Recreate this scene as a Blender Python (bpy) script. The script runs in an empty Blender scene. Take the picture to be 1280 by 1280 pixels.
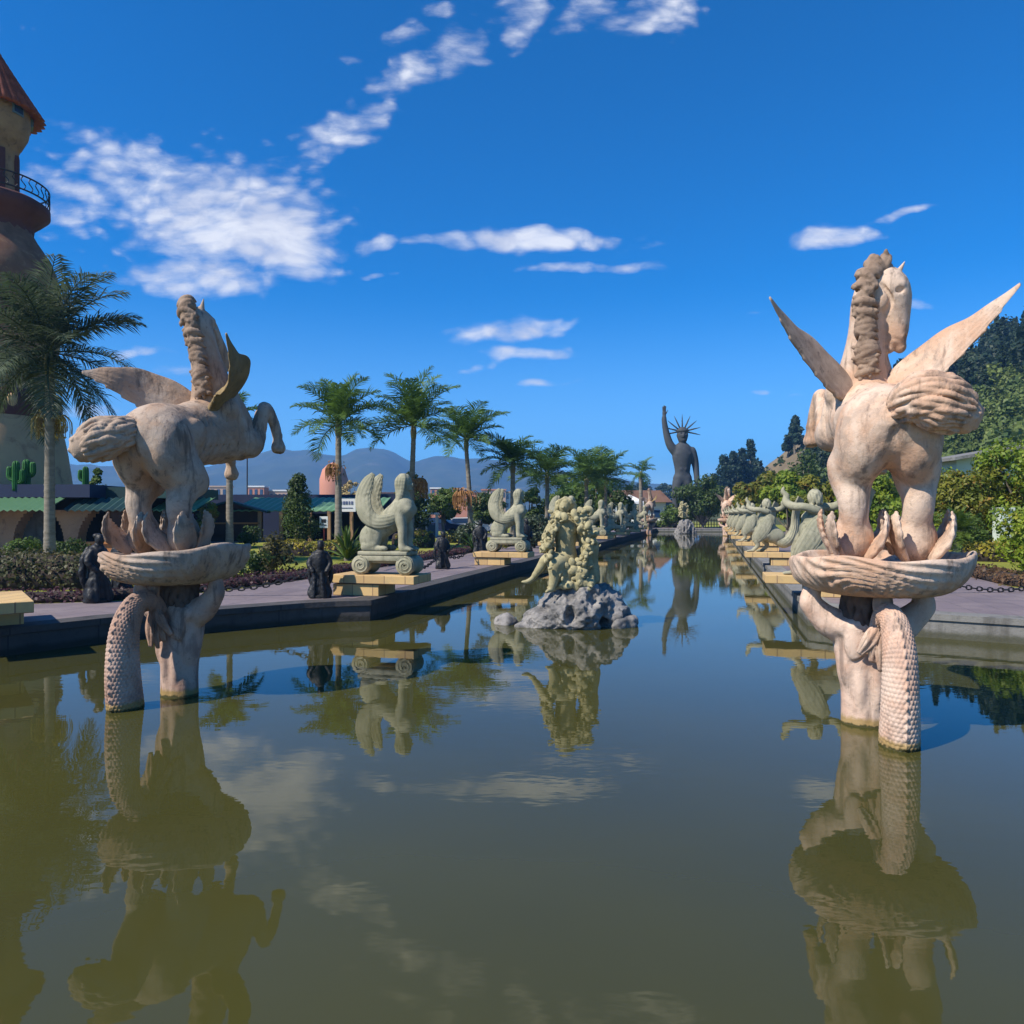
import bpy, bmesh, math, random
import numpy as np
from mathutils import Vector, Matrix
R = math.radians
rng = np.random.default_rng(7)
random.seed(7)
SC = bpy.context.scene
COL = SC.collection

# ------------------------------------------------------------------ camera, sky, sun
HC, FX, HZ = 2.1, 920.0, 643.0            # eye height over the water, focal length in px of a 1280 frame, horizon row
cam = bpy.data.cameras.new("camera"); camo = bpy.data.objects.new("camera", cam); COL.objects.link(camo)
cam.sensor_width = 36.0; cam.lens = 36.0 * FX / 1280.0
cam.shift_y = (HZ - 640.0) / 1280.0
cam.clip_start = 0.1; cam.clip_end = 20000
camo.location = (0, 0, HC); camo.rotation_euler = (R(90), 0, 0)
SC.camera = camo
SC.view_settings.view_transform = 'Standard'; SC.view_settings.look = 'None'
SC.view_settings.gamma = 1.0; SC.view_settings.use_curve_mapping = False
SC.view_settings.exposure = 0.5
SC.cycles.use_denoising = True
SC.cycles.max_bounces = 6; SC.cycles.transparent_max_bounces = 6; SC.cycles.volume_bounces = 0
SUN_AZ, SUN_EL = R(58), R(46)             # sun behind the camera, 58 degrees round to the left
sdir = Vector((-math.sin(SUN_AZ) * math.cos(SUN_EL), -math.cos(SUN_AZ) * math.cos(SUN_EL), math.sin(SUN_EL)))
sl = bpy.data.lights.new("sun", 'SUN'); sl.energy = 5.0; sl.angle = R(0.5); sl.color = (1.0, 0.93, 0.82)
so = bpy.data.objects.new("sun", sl); COL.objects.link(so)
so.rotation_euler = (-sdir).to_track_quat('-Z', 'Y').to_euler(); so.location = (-30, -30, 60)


def pu(px): return (px - 640.0) / FX
def pv(py): return (HZ - py) / FX
def at(px, py, Y): return Vector((pu(px) * Y, Y, HC + pv(py) * Y))
def gx(px, Y): return pu(px) * Y


class NT:
    """small node-tree helper"""
    def __init__(s, tree): s.t = tree; s.n = tree.nodes; s.l = tree.links
    def new(s, t, **kw):
        n = s.n.new(t)
        for k, v in kw.items():
            if k.startswith('i_'): s.put(n.inputs[k[2:].replace('_', ' ')], v)
            else: setattr(n, k, v)
        return n
    def put(s, sock, v):
        if isinstance(v, bpy.types.NodeSocket): s.l.new(v, sock)
        else: sock.default_value = v
    def math(s, op, a, b=None, c=None, clamp=False):
        n = s.n.new('ShaderNodeMath'); n.operation = op; n.use_clamp = clamp
        s.put(n.inputs[0], a)
        if b is not None: s.put(n.inputs[1], b)
        if c is not None: s.put(n.inputs[2], c)
        return n.outputs[0]
    def noise(s, vec, scale, detail=4, rough=0.55, dist=0.0):
        n = s.n.new('ShaderNodeTexNoise'); s.put(n.inputs['Vector'], vec)
        n.inputs['Scale'].default_value = scale; n.inputs['Detail'].default_value = detail
        n.inputs['Roughness'].default_value = rough; n.inputs['Distortion'].default_value = dist
        return n.outputs['Fac']
    def step(s, v, a, b, lo=0.0, hi=1.0):
        n = s.n.new('ShaderNodeMapRange'); n.interpolation_type = 'SMOOTHSTEP'
        s.put(n.inputs[0], v); n.inputs[1].default_value = a; n.inputs[2].default_value = b
        n.inputs[3].default_value = lo; n.inputs[4].default_value = hi
        return n.outputs[0]
    def mix(s, f, a, b, mode='MIX'):
        n = s.n.new('ShaderNodeMix'); n.data_type = 'RGBA'; n.blend_type = mode
        s.put(n.inputs[0], f)
        for k, v in ((6, a), (7, b)):
            if isinstance(v, tuple) and len(v) == 3: v = (*v, 1)
            s.put(n.inputs[k], v)
        return n.outputs[2]
    def scalev(s, vec, sc):
        n = s.n.new('ShaderNodeVectorMath'); n.operation = 'MULTIPLY'
        s.put(n.inputs[0], vec); n.inputs[1].default_value = sc
        return n.outputs[0]


def build_world():
    w = bpy.data.worlds.new("World"); SC.world = w; w.use_nodes = True
    t = NT(w.node_tree); t.n.clear()
    sky = t.new('ShaderNodeTexSky', sky_type='NISHITA', sun_disc=False, sun_elevation=SUN_EL,
                sun_rotation=math.pi + SUN_AZ, altitude=2600, air_density=1.0, dust_density=0.35, ozone_density=2.5)
    tc = t.new('ShaderNodeTexCoord'); sep = t.new('ShaderNodeSeparateXYZ'); t.l.new(tc.outputs['Generated'], sep.inputs[0])
    x, y, z = sep.outputs
    hs = t.new('ShaderNodeHueSaturation'); hs.inputs['Saturation'].default_value = 2.1; hs.inputs['Value'].default_value = 1.30; hs.inputs['Hue'].default_value = .505
    t.l.new(sky.outputs[0], hs.inputs['Color'])
    gm = t.new('ShaderNodeGamma'); gm.inputs[1].default_value = 1.0; t.l.new(hs.outputs[0], gm.inputs[0])
    base = t.mix(t.step(z, -.02, .30, .62, 0.0), gm.outputs[0], (2.9, 4.9, 7.6))
    # clouds: directions on the sky, u = x/y and v = z/y of the viewing direction
    yy = t.math('MAXIMUM', y, 0.02)
    u = t.math('DIVIDE', x, yy); v = t.math('DIVIDE', z, yy)
    cb = t.new('ShaderNodeCombineXYZ'); t.l.new(u, cb.inputs[0]); t.l.new(v, cb.inputs[1])
    uv = cb.outputs[0]
    wob = t.new('ShaderNodeTexNoise'); t.l.new(uv, wob.inputs['Vector']); wob.inputs['Scale'].default_value = 9; wob.inputs['Detail'].default_value = 3
    sub = t.new('ShaderNodeVectorMath', operation='SUBTRACT'); t.l.new(wob.outputs['Color'], sub.inputs[0]); sub.inputs[1].default_value = (.5, .5, .5)
    mul = t.scalev(sub.outputs[0], (.10, .035, 0))
    add = t.new('ShaderNodeVectorMath', operation='ADD'); t.l.new(uv, add.inputs[0]); t.l.new(mul, add.inputs[1])
    wuv = add.outputs[0]
    # px, py, rx, ry, strength, slope
    E = [(285, 270, 190, 105, .80, .10), (330, 292, 120, 75, 1.0, .15), (250, 345, 130, 42, .85, 0), (160, 215, 125, 75, .60, .2), (85, 250, 105, 62, .58, 0),
         (418, 168, 84, 44, .74, -.4), (462, 140, 44, 26, .66, -.3), (500, 95, 78, 34, .70, -.3), (505, 48, 46, 26, .62, -.2), (570, 62, 44, 52, .70, -.2), (550, 14, 40, 14, .58, 0), (430, 78, 20, 12, .55, 0),
         (650, 28, 62, 50, .68, -.2), (730, 20, 60, 36, .66, -.15), (805, 20, 110, 40, .74, -.15), (655, 301, 175, 20, .96, .03), (750, 331, 120, 10, .86, .0),
         (632, 415, 100, 22, .88, -.1), (655, 441, 90, 12, .80, 0), (1048, 297, 80, 20, .86, -.1), (1120, 270, 60, 8, .66, -.2), (475, 302, 36, 14, .72, -.2),
         (470, 342, 45, 6, .5, -.1), (180, 438, 66, 11, .75, 0), (100, 512, 90, 14, .55, 0), (225, 465, 60, 12, .55, 0), (1150, 382, 32, 9, .60, 0), (682, 477, 48, 8, .6, 0),
         (600, 458, 60, 8, .42, -.2), (945, 490, 32, 6, .5, 0), (985, 500, 30, 5, .5, 0), (1100, 430, 40, 9, .4, 0), (930, 398, 30, 6, .4, -.2), (20, 30, 60, 20, .2, 0)]
    env = None
    for (px, py, rx, ry, st, slp) in E:
        a = t.math('SUBTRACT', wsep_x(t, wuv), pu(px)); b = t.math('SUBTRACT', wsep_y(t, wuv), pv(py))
        b = t.math('ADD', b, t.math('MULTIPLY', a, slp))
        a = t.math('DIVIDE', a, rx / FX); b = t.math('DIVIDE', b, ry / FX)
        d = t.math('SQRT', t.math('ADD', t.math('MULTIPLY', a, a), t.math('MULTIPLY', b, b)))
        e = t.step(d, 0.15, 1.25, st if ry > 60 else st * .84, 0.0)
        env = e if env is None else t.math('MAXIMUM', env, e)
    n1 = t.noise(t.scalev(wuv, (11, 22, 1)), 1.0, 7, .62, .5)
    vo = t.new('ShaderNodeTexVoronoi', feature='SMOOTH_F1'); t.l.new(t.scalev(wuv, (34, 62, 1)), vo.inputs['Vector'])
    vo.inputs['Scale'].default_value = 1.0; vo.inputs['Smoothness'].default_value = .55
    puff = t.math('SUBTRACT', 1.0, vo.outputs['Distance'])
    n2 = t.noise(t.scalev(uv, (46, 130, 1)), 1.0, 6, .65)
    tex = t.math('ADD', t.math('MULTIPLY', n1, .95), t.math('ADD', t.math('MULTIPLY', puff, .80), t.math('MULTIPLY', n2, .52)))
    dens = t.math('ADD', t.math('MULTIPLY', env, 1.55), t.math('SUBTRACT', tex, 1.52))
    fac = t.math('MULTIPLY', t.step(dens, 0.0, 1.15, 0, .96), t.step(env, 0.0, .22))
    front = t.step(y, 0.05, 0.2)
    fac = t.math('MULTIPLY', fac, front)
    bgs = 0.105
    cloud = t.mix(t.step(n1, .35, .65), (4.6, 4.9, 5.9), (6.6, 6.7, 7.1))
    colr = t.mix(fac, base, cloud)
    bg = t.new('ShaderNodeBackground'); t.l.new(colr, bg.inputs[0]); bg.inputs[1].default_value = bgs
    out = t.new('ShaderNodeOutputWorld'); t.l.new(bg.outputs[0], out.inputs[0])


_wsep = {}
def wsep_x(t, v):
    if 'o' not in _wsep:
        s = t.new('ShaderNodeSeparateXYZ'); t.l.new(v, s.inputs[0]); _wsep['o'] = s
    return _wsep['o'].outputs[0]
def wsep_y(t, v): wsep_x(t, v); return _wsep['o'].outputs[1]


build_world()

# ------------------------------------------------------------------ materials
MATS = {}
def material(name, c1, c2=None, c3=None, scale=3.0, rough=.8, bump=0.0, bscale=30.0, stretch=(1, 1, 1), spec=.3, streak=None, metallic=0.0, coords='Object', transl=0.0):
    """surface of two colours broken up by noise, an optional stain colour and a bump"""
    m = bpy.data.materials.new(name); m.use_nodes = True
    t = NT(m.node_tree); b = t.n['Principled BSDF']
    tc = t.new('ShaderNodeTexCoord'); vec = t.scalev(tc.outputs[coords], stretch)
    col = (*c1, 1)
    if c2: col = t.mix(t.step(t.noise(vec, scale, 6, .62), .34, .66), c1, c2)
    if c3: col = t.mix(t.step(t.noise(vec, scale * 2.7, 8, .7, .6), .52, .72), col, c3)
    if streak:
        sv = t.scalev(tc.outputs[coords], (1, 1, .12))
        col = t.mix(t.math('MULTIPLY', t.step(t.noise(sv, streak[1], 5, .6), .5, .72), streak[2]), col, streak[0])
    t.put(b.inputs['Base Color'], col)
    b.inputs['Roughness'].default_value = rough; b.inputs['Metallic'].default_value = metallic
    b.inputs['Specular IOR Level'].default_value = spec
    if bump:
        bn = t.new('ShaderNodeBump'); bn.inputs['Strength'].default_value = bump; bn.inputs['Distance'].default_value = .02
        t.put(bn.inputs['Height'], t.noise(vec, bscale, 6, .65)); t.l.new(bn.outputs[0], b.inputs['Normal'])
    if transl:
        tr = t.new('ShaderNodeBsdfTranslucent'); t.put(tr.inputs[0], col)
        mx = t.new('ShaderNodeMixShader'); mx.inputs[0].default_value = transl
        t.l.new(b.outputs[0], mx.inputs[1]); t.l.new(tr.outputs[0], mx.inputs[2])
        t.l.new(mx.outputs[0], t.n['Material Output'].inputs[0])
    MATS[name] = m
    return m


def stone(name, light, warm, grey, stain, waterline=False):
    m = bpy.data.materials.new(name); m.use_nodes = True
    t = NT(m.node_tree); b = t.n['Principled BSDF']; tc = t.new('ShaderNodeTexCoord'); o = tc.outputs['Object']
    col = t.mix(t.step(t.noise(o, 1.5, 6, .6, .5), .40, .60), light, warm)
    col = t.mix(t.math('MULTIPLY', t.step(t.noise(o, 3.4, 8, .68, .8), .50, .66), .75), col, grey)
    sv = t.scalev(o, (1, 1, .16))
    col = t.mix(t.math('MULTIPLY', t.step(t.noise(sv, 6.5, 7, .68), .51, .66), .68), col, stain)
    col = t.mix(t.math('MULTIPLY', t.step(t.noise(o, 22, 6, .7), .56, .70), .45), col, stain)
    if waterline:
        sp = t.new('ShaderNodeSeparateXYZ'); t.l.new(o, sp.inputs[0]); h = t.math('ADD', sp.outputs[2], t.math('MULTIPLY', t.noise(o, 16, 4, .6), .08))
        col = t.mix(t.math('MULTIPLY', t.step(h, .10, .15, 1, 0), .8), col, (.30, .20, .055)); col = t.mix(t.step(h, .055, .075, 1, 0), col, (.06, .055, .02))
    t.l.new(col, b.inputs['Base Color']); b.inputs['Roughness'].default_value = .85; b.inputs['Specular IOR Level'].default_value = .25
    bp = t.new('ShaderNodeBump'); bp.inputs['Strength'].default_value = .5; bp.inputs['Distance'].default_value = .02
    t.put(bp.inputs['Height'], t.math('ADD', t.noise(o, 14, 6, .65), t.math('MULTIPLY', t.noise(o, 70, 5, .6), .35))); t.l.new(bp.outputs[0], b.inputs['Normal'])
    MATS[name] = m
    return m


def leafmat(name, c1, c2, scale=2.0, c3=None, rough=.55):
    return material(name, c1, c2, c3, scale=scale, rough=rough, spec=.35, transl=.35)


M = dict(
    pink=stone('weathered_pink_stone', (.62, .47, .36), (.52, .325, .215), (.36, .27, .21), (.13, .095, .075)),
    grey_pink=stone('greyed_pink_stone', (.44, .345, .27), (.37, .245, .165), (.23, .185, .15), (.075, .06, .05)),
    wet_pink=stone('pink_stone_with_waterline', (.64, .48, .375), (.54, .34, .24), (.42, .30, .235), (.17, .125, .10), True),
    wet_grey=stone('greyed_stone_with_waterline', (.47, .33, .255), (.38, .225, .155), (.25, .17, .135), (.08, .055, .045), True),
    hair=material('carved_hair_stone', (.44, .33, .245), (.33, .24, .175), (.16, .12, .09), 5, .9, .4, 70),
    mane=material('shaded_mane_stone', (.33, .235, .17), (.22, .15, .105), (.10, .07, .05), 5, .9, .4, 70),  # base colour darkened to carry the shading of the mane locks
    dark_hair=material('dark_brown_hair_stone', (.15, .095, .07), (.10, .065, .05), None, 6, .9, .4, 70),  # hair in a darker brown than the figure's body
    brown_wing=material('brown_wing_stone', (.27, .19, .09), (.20, .14, .065), (.12, .10, .05), 4, .9, .4, 60),  # darker, browner stone used on one wing
    sphinx=material('green_grey_cast_stone', (.37, .345, .24), (.27, .26, .175), (.15, .15, .10), 3, .85, .35, 70, streak=((.10, .105, .075), 6.0, .6)),
    figure=material('ochre_cast_stone', (.42, .37, .21), (.31, .27, .145), (.15, .13, .07), 5, .9, .5, 60),
    rock=material('grey_rock', (.29, .27, .25), (.13, .125, .12), (.04, .039, .037), 3.2, .92, .9, 14),
    slate=None,
    black=material('black_bronze', (.010, .010, .011), (.020, .021, .023), None, 9, .5, .3, 40, spec=.3),
    iron=material('wrought_iron', (.03, .025, .025), None, None, 3, .5),
    colossus=material('dark_grey_figure', (.060, .066, .074), (.045, .05, .058), (.075, .08, .086), .5, .75, .15, 3),
    coping=material('grey_concrete', (.22, .215, .20), (.16, .155, .145), (.09, .088, .08), 1.6, .9, .6, 20, streak=((.07, .065, .05), 2.0, .6)),
    darkstone=material('shaded_dark_stone', (.060, .054, .052), (.042, .038, .037), (.025, .023, .023), 1.6, .7, .5, 20),  # dark stone, its colour lowered for the shade on the left wall
    trunk=material('palm_trunk', (.24, .21, .17), (.17, .145, .115), (.11, .09, .07), 2, .9, .5, 18, stretch=(1, 1, 4)),
    trunk_green=material('palm_crownshaft', (.16, .17, .07), (.20, .15, .08), None, 2, .6),
    bark=material('grey_bark', (.20, .17, .13), (.12, .10, .075), None, 4, .9, .6, 20, stretch=(1, 1, .3)),
    pale_bark=material('pale_bark', (.42, .36, .27), (.30, .25, .18), None, 4, .9, .6, 20),
    fruit=material('dry_fruit_strands', (.33, .18, .07), (.22, .10, .04), None, 6, .9),
    straw=material('yellow_seed_strands', (.42, .32, .13), (.30, .21, .08), None, 6, .9),
    palm=leafmat('palm_leaf', (0.121, 0.204, 0.032), (0.059, 0.120, 0.032), 1.2),
    palm_grey=leafmat('grey_green_palm_leaf', (0.102, 0.134, 0.074), (0.045, 0.072, 0.039), .8, (0.285, 0.282, 0.211)),
    broad=leafmat('bright_leaf', (0.236, 0.308, 0.020), (0.092, 0.162, 0.016), .9, (0.439, 0.356, 0.041)),
    rusty=leafmat('rusty_leaf', (0.220, 0.211, 0.024), (0.101, 0.138, 0.016), .7, (0.423, 0.179, 0.034)),
    dark=leafmat('dark_leaf', (0.064, 0.107, 0.018), (0.034, 0.062, 0.015), .7, (0.149, 0.176, 0.031)),
    mid=leafmat('mid_leaf', (0.110, 0.175, 0.026), (0.056, 0.095, 0.017), .8, (0.200, 0.221, 0.043)),
    pine=leafmat('pine_needles', (0.032, 0.064, 0.035), (0.019, 0.042, 0.026), .2),
    woodleaf=leafmat('hillside_leaf', (.01 + 0.156, 0.213, 0.046), (0.063, 0.106, 0.032), .09, (0.270, 0.293, 0.068)),
    pinewood=leafmat('hillside_pine_needles', (.040, .070, .030), (.020, .040, .020), .08, (.07, .085, .03)),
    hedge=leafmat('brown_green_hedge', (0.115, 0.101, 0.038), (0.061, 0.070, 0.024), .9, (0.162, 0.095, 0.047)),
    purple=leafmat('purple_ground_cover', (0.108, 0.042, 0.054), (0.054, 0.024, 0.031), 1.2, (0.144, 0.108, 0.048)),
    brownbed=leafmat('brown_ground_cover', (0.168, 0.090, 0.042), (0.084, 0.048, 0.024), 1.5, (0.204, 0.168, 0.060)),
    yellow=leafmat('yellow_hedge_leaf', (0.345, 0.276, 0.023), (0.184, 0.184, 0.023), 1.2, (0.391, 0.253, 0.023)),
    cactus=material('painted_cactus_green', (.03, .15, .025), (.02, .09, .02), None, 6, .6),
    tan=material('tan_plaster', (.36, .22, .12), (.25, .15, .085), (.13, .08, .055), .7, .9, .4, 6),
    bulb=material('red_brown_plaster', (.25, .125, .075), (.17, .08, .05), (.33, .20, .11), .9, .9, .5, 6, streak=((.08, .04, .03), 1.2, .6)),
    cream=material('cream_plaster', (.54, .33, .165), (.46, .27, .135), (.30, .15, .08), .35, .9, .3, 6),
    maroon=material('maroon_plaster', (.12, .045, .04), (.08, .03, .028), None, .6, .85, .4, 5),
    roof=material('terracotta_tile', (.26, .070, .040), (.17, .045, .028), (.33, .12, .075), 1.5, .8, .3, 15),
    glass=material('dark_blue_glass', (.02, .05, .12), None, None, 1, .1, spec=.6),
    frame=material('blue_frame', (.10, .15, .20), None, None, 1, .6),
    greenroof=material('green_metal_roof', (.10, .21, .10), (.13, .25, .125), None, .6, .55),
    tealroof=material('dark_teal_fascia', (.018, .055, .050), (.014, .04, .042), None, .6, .6),
    navy=material('navy_wall', (.012, .020, .055), (.016, .026, .06), None, .3, .7),
    brownwall=material('dark_brown_timber', (.070, .036, .022), (.045, .025, .016), None, 1.0, .8),
    orange=material('orange_rail', (.42, .17, .05), None, None, 1, .7),
    brickpink=material('salmon_brick', (.55, .24, .15), (.46, .20, .13), None, .05, .9),
    brickpale=material('pale_brick', (.50, .36, .27), (.42, .29, .22), None, .05, .9),
    white=material('white_paint', (.75, .75, .73), (.66, .66, .64), None, .6, .7),
    whitewall=material('pale_green_white_wall', (.56, .62, .52), (.48, .54, .45), None, .5, .85),
    darkroof=material('brown_roof', (.16, .09, .06), (.11, .06, .045), None, .5, .9),
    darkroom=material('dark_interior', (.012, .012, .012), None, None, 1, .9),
    red=material('red_paint', (.30, .04, .03), None, None, 1, .6),
    lettering=material('blue_grey_lettering', (.10, .12, .22), None, None, 1, .6),
    tyre=material('rubber', (.015, .015, .015), None, None, 1, .8),
    darkcar=material('dark_blue_paint', (.02, .03, .07), None, None, 1, .3),
    soil=material('dark_soil', (.045, .032, .024), (.03, .022, .018), None, 4, .95),
    hill=material('hazy_hill_scrub', (.050, .062, .026), (.030, .040, .018), (.095, .085, .05), .006, .95),
    brownhill=material('dry_hillside', (.20, .15, .085), (.13, .10, .06), (.06, .065, .03), .06, .95),
    woodfloor=material('wood_floor', (.05, .06, .022), (.03, .04, .015), None, .1, .95),
    road=material('asphalt_road', (.16, .155, .15), (.13, .125, .12), None, .4, .9),
    yellowpaint=material('yellow_plastic', (.60, .48, .02), None, None, 1, .5),
)


def brickmat():
    m = bpy.data.materials.new('tan_sandstone_block'); m.use_nodes = True
    t = NT(m.node_tree); b = t.n['Principled BSDF']; tc = t.new('ShaderNodeTexCoord')
    sp = t.new('ShaderNodeSeparateXYZ'); t.l.new(tc.outputs['Object'], sp.inputs[0])
    cb = t.new('ShaderNodeCombineXYZ'); t.l.new(t.math('ADD', sp.outputs[0], sp.outputs[1]), cb.inputs[0]); t.l.new(sp.outputs[2], cb.inputs[1])
    br = t.new('ShaderNodeTexBrick'); t.l.new(cb.outputs[0], br.inputs['Vector'])
    br.inputs['Color1'].default_value = (.60, .40, .165, 1); br.inputs['Color2'].default_value = (.48, .31, .13, 1)
    br.inputs['Mortar'].default_value = (.27, .16, .08, 1); br.inputs['Scale'].default_value = 1
    br.inputs['Brick Width'].default_value = .46; br.inputs['Row Height'].default_value = .262; br.inputs['Mortar Size'].default_value = .012
    col = t.mix(t.math('MULTIPLY', t.step(t.noise(tc.outputs['Object'], 5, 6, .65), .4, .75), .45), br.outputs[0], (.36, .26, .15))
    t.l.new(col, b.inputs['Base Color']); b.inputs['Roughness'].default_value = .85
    bp = t.new('ShaderNodeBump'); bp.inputs['Strength'].default_value = .3; bp.inputs['Distance'].default_value = .01
    t.put(bp.inputs['Height'], t.noise(tc.outputs['Object'], 40, 5, .6)); t.l.new(bp.outputs[0], b.inputs['Normal'])
    return m
M['brick'] = brickmat()


def slatemat():
    m = bpy.data.materials.new('purple_slate_paving'); m.use_nodes = True
    t = NT(m.node_tree); b = t.n['Principled BSDF']; tc = t.new('ShaderNodeTexCoord')
    mp = t.new('ShaderNodeMapping'); mp.inputs['Rotation'].default_value = (0, 0, R(-74.8)); t.l.new(tc.outputs['Object'], mp.inputs[0])
    br = t.new('ShaderNodeTexBrick'); t.l.new(mp.outputs[0], br.inputs['Vector'])
    br.inputs['Color1'].default_value = (.185, .145, .15, 1); br.inputs['Color2'].default_value = (.145, .115, .122, 1)
    br.inputs['Mortar'].default_value = (.10, .082, .085, 1); br.inputs['Scale'].default_value = 1
    br.inputs['Brick Width'].default_value = 1.1; br.inputs['Row Height'].default_value = .55; br.inputs['Mortar Size'].default_value = .012
    n = t.noise(tc.outputs['Object'], 1.1, 7, .65)
    col = t.mix(t.step(n, .4, .7), br.outputs[0], (.22, .175, .17))
    col = t.mix(t.math('MULTIPLY', t.step(t.noise(tc.outputs['Object'], 6, 6, .7), .5, .75), .5), col, (.095, .075, .08))
    t.l.new(col, b.inputs['Base Color']); b.inputs['Roughness'].default_value = .75
    bp = t.new('ShaderNodeBump'); bp.inputs['Strength'].default_value = .35; bp.inputs['Distance'].default_value = .02
    t.put(bp.inputs['Height'], t.noise(tc.outputs['Object'], 18, 6, .6)); t.l.new(bp.outputs[0], b.inputs['Normal'])
    return m
M['slate'] = slatemat()


def wallmat(name, c1, c2, stain, wet):
    m = bpy.data.materials.new(name); m.use_nodes = True
    t = NT(m.node_tree); b = t.n['Principled BSDF']; tc = t.new('ShaderNodeTexCoord'); o = tc.outputs['Object']
    sp = t.new('ShaderNodeSeparateXYZ'); t.l.new(o, sp.inputs[0])
    cb = t.new('ShaderNodeCombineXYZ'); t.l.new(t.math('ADD', t.math('MULTIPLY', sp.outputs[1], 1.2), t.math('MULTIPLY', sp.outputs[0], .35)), cb.inputs[0]); t.l.new(t.math('ADD', sp.outputs[2], 2.4), cb.inputs[1])
    br = t.new('ShaderNodeTexBrick'); t.l.new(cb.outputs[0], br.inputs['Vector']); br.offset = 0.0
    br.inputs['Color1'].default_value = (*c1, 1); br.inputs['Color2'].default_value = (*c2, 1); br.inputs['Mortar'].default_value = (*stain, 1)
    br.inputs['Scale'].default_value = 1; br.inputs['Brick Width'].default_value = 1.5; br.inputs['Row Height'].default_value = 6; br.inputs['Mortar Size'].default_value = .014
    col = t.mix(t.math('MULTIPLY', t.step(t.noise(o, 1.4, 7, .68), .42, .68), .7), br.outputs[0], c2)
    sv = t.scalev(o, (1, 1, .15))
    col = t.mix(t.math('MULTIPLY', t.step(t.noise(sv, 3.2, 6, .65), .48, .70), .75), col, stain)
    col = t.mix(t.math('MULTIPLY', t.step(t.noise(o, 11, 6, .7), .54, .70), .5), col, stain)
    h = t.math('ADD', sp.outputs[2], t.math('MULTIPLY', t.noise(o, 2.2, 6, .65), .16))
    col = t.mix(t.math('MULTIPLY', t.step(h, .14, .24, 1, 0), .85), col, wet)
    t.l.new(col, b.inputs['Base Color']); b.inputs['Roughness'].default_value = .85
    bp = t.new('ShaderNodeBump'); bp.inputs['Strength'].default_value = .6; bp.inputs['Distance'].default_value = .03
    t.put(bp.inputs['Height'], t.noise(o, 9, 7, .65)); t.l.new(bp.outputs[0], b.inputs['Normal'])
    return m
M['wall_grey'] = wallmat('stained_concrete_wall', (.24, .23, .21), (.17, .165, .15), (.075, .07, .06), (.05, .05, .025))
M['wall_dark'] = wallmat('shaded_stained_wall', (.075, .068, .064), (.05, .046, .044), (.022, .02, .02), (.018, .018, .010))  # stained wall, base colour also darkened for the shade on this side


def lawnmat():
    m = bpy.data.materials.new('lawn'); m.use_nodes = True
    t = NT(m.node_tree); b = t.n['Principled BSDF']; tc = t.new('ShaderNodeTexCoord')
    o = tc.outputs['Object']
    col = t.mix(t.step(t.noise(o, .35, 6, .65), .38, .66), (.22, .235, .035), (.29, .28, .06))
    col = t.mix(t.math('MULTIPLY', t.step(t.noise(o, 9, 6, .7), .45, .7), .55), col, (.13, .15, .025))
    # beyond the park the land turns to dry fields
    sp = t.new('ShaderNodeSeparateXYZ'); t.l.new(o, sp.inputs[0])
    col = t.mix(t.step(sp.outputs[1], 120, 200), col, (.09, .10, .045))
    t.l.new(col, b.inputs['Base Color']); b.inputs['Roughness'].default_value = .9; b.inputs['Specular IOR Level'].default_value = .15
    bp = t.new('ShaderNodeBump'); bp.inputs['Strength'].default_value = .8; bp.inputs['Distance'].default_value = .04
    t.put(bp.inputs['Height'], t.noise(o, 40, 4, .7)); t.l.new(bp.outputs[0], b.inputs['Normal'])
    return m
M['lawn'] = lawnmat()


def watermat():
    m = bpy.data.materials.new('turbid_green_water'); m.use_nodes = True
    t = NT(m.node_tree); b = t.n['Principled BSDF']; tc = t.new('ShaderNodeTexCoord'); o = tc.outputs['Object']
    col = t.mix(t.step(t.noise(o, .25, 4, .5), .35, .65), (.056, .054, .014), (.047, .047, .015))
    t.l.new(col, b.inputs['Base Color']); b.inputs['Roughness'].default_value = .012
    b.inputs['IOR'].default_value = 1.42; b.inputs['Specular IOR Level'].default_value = .5
    bp = t.new('ShaderNodeBump'); bp.inputs['Strength'].default_value = .07; bp.inputs['Distance'].default_value = .02
    h = t.math('ADD', t.math('MULTIPLY', t.noise(t.scalev(o, (1.0, 2.2, 1)), 3.2, 2, .5), .8), t.math('MULTIPLY', t.noise(o, 13, 2, .5), .10))
    calm = t.step(t.noise(o, .22, 2, .5), .40, .62, .35, 1.0)
    t.put(bp.inputs['Height'], t.math('MULTIPLY', h, calm)); t.l.new(bp.outputs[0], b.inputs['Normal'])
    return m
M['water'] = watermat()


# ------------------------------------------------------------------ geometry helpers
def npa(*a): return np.array(a, float)
def unit(v): v = np.asarray(v, float); return v / (np.linalg.norm(v) + 1e-12)


def vnoise(p, seed=0):
    """value noise in [-1, 1] on an (n, 3) array"""
    p = np.asarray(p, float); i = np.floor(p).astype(np.int64); f = p - i; f = f * f * (3 - 2 * f)
    def h(a, b, c):
        n = (a * 73856093) ^ (b * 19349663) ^ (c * 83492791) ^ (seed * 2654435761)
        n = (n ^ (n >> 13)) * 1274126177 & 0x7fffffff
        n = (n ^ (n >> 16)) & 0xffff
        return n / 32767.5 - 1.0
    out = 0
    for dx in (0, 1):
        for dy in (0, 1):
            for dz in (0, 1):
                w = (f[:, 0] if dx else 1 - f[:, 0]) * (f[:, 1] if dy else 1 - f[:, 1]) * (f[:, 2] if dz else 1 - f[:, 2])
                out = out + w * h(i[:, 0] + dx, i[:, 1] + dy, i[:, 2] + dz)
    return out


def fbm(p, oct=4, seed=0, gain=.5):
    a, o, q = 1.0, 0, np.asarray(p, float)
    for k in range(oct): o = o + a * vnoise(q, seed + k); a *= gain; q = q * 2.03
    return o


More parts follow.
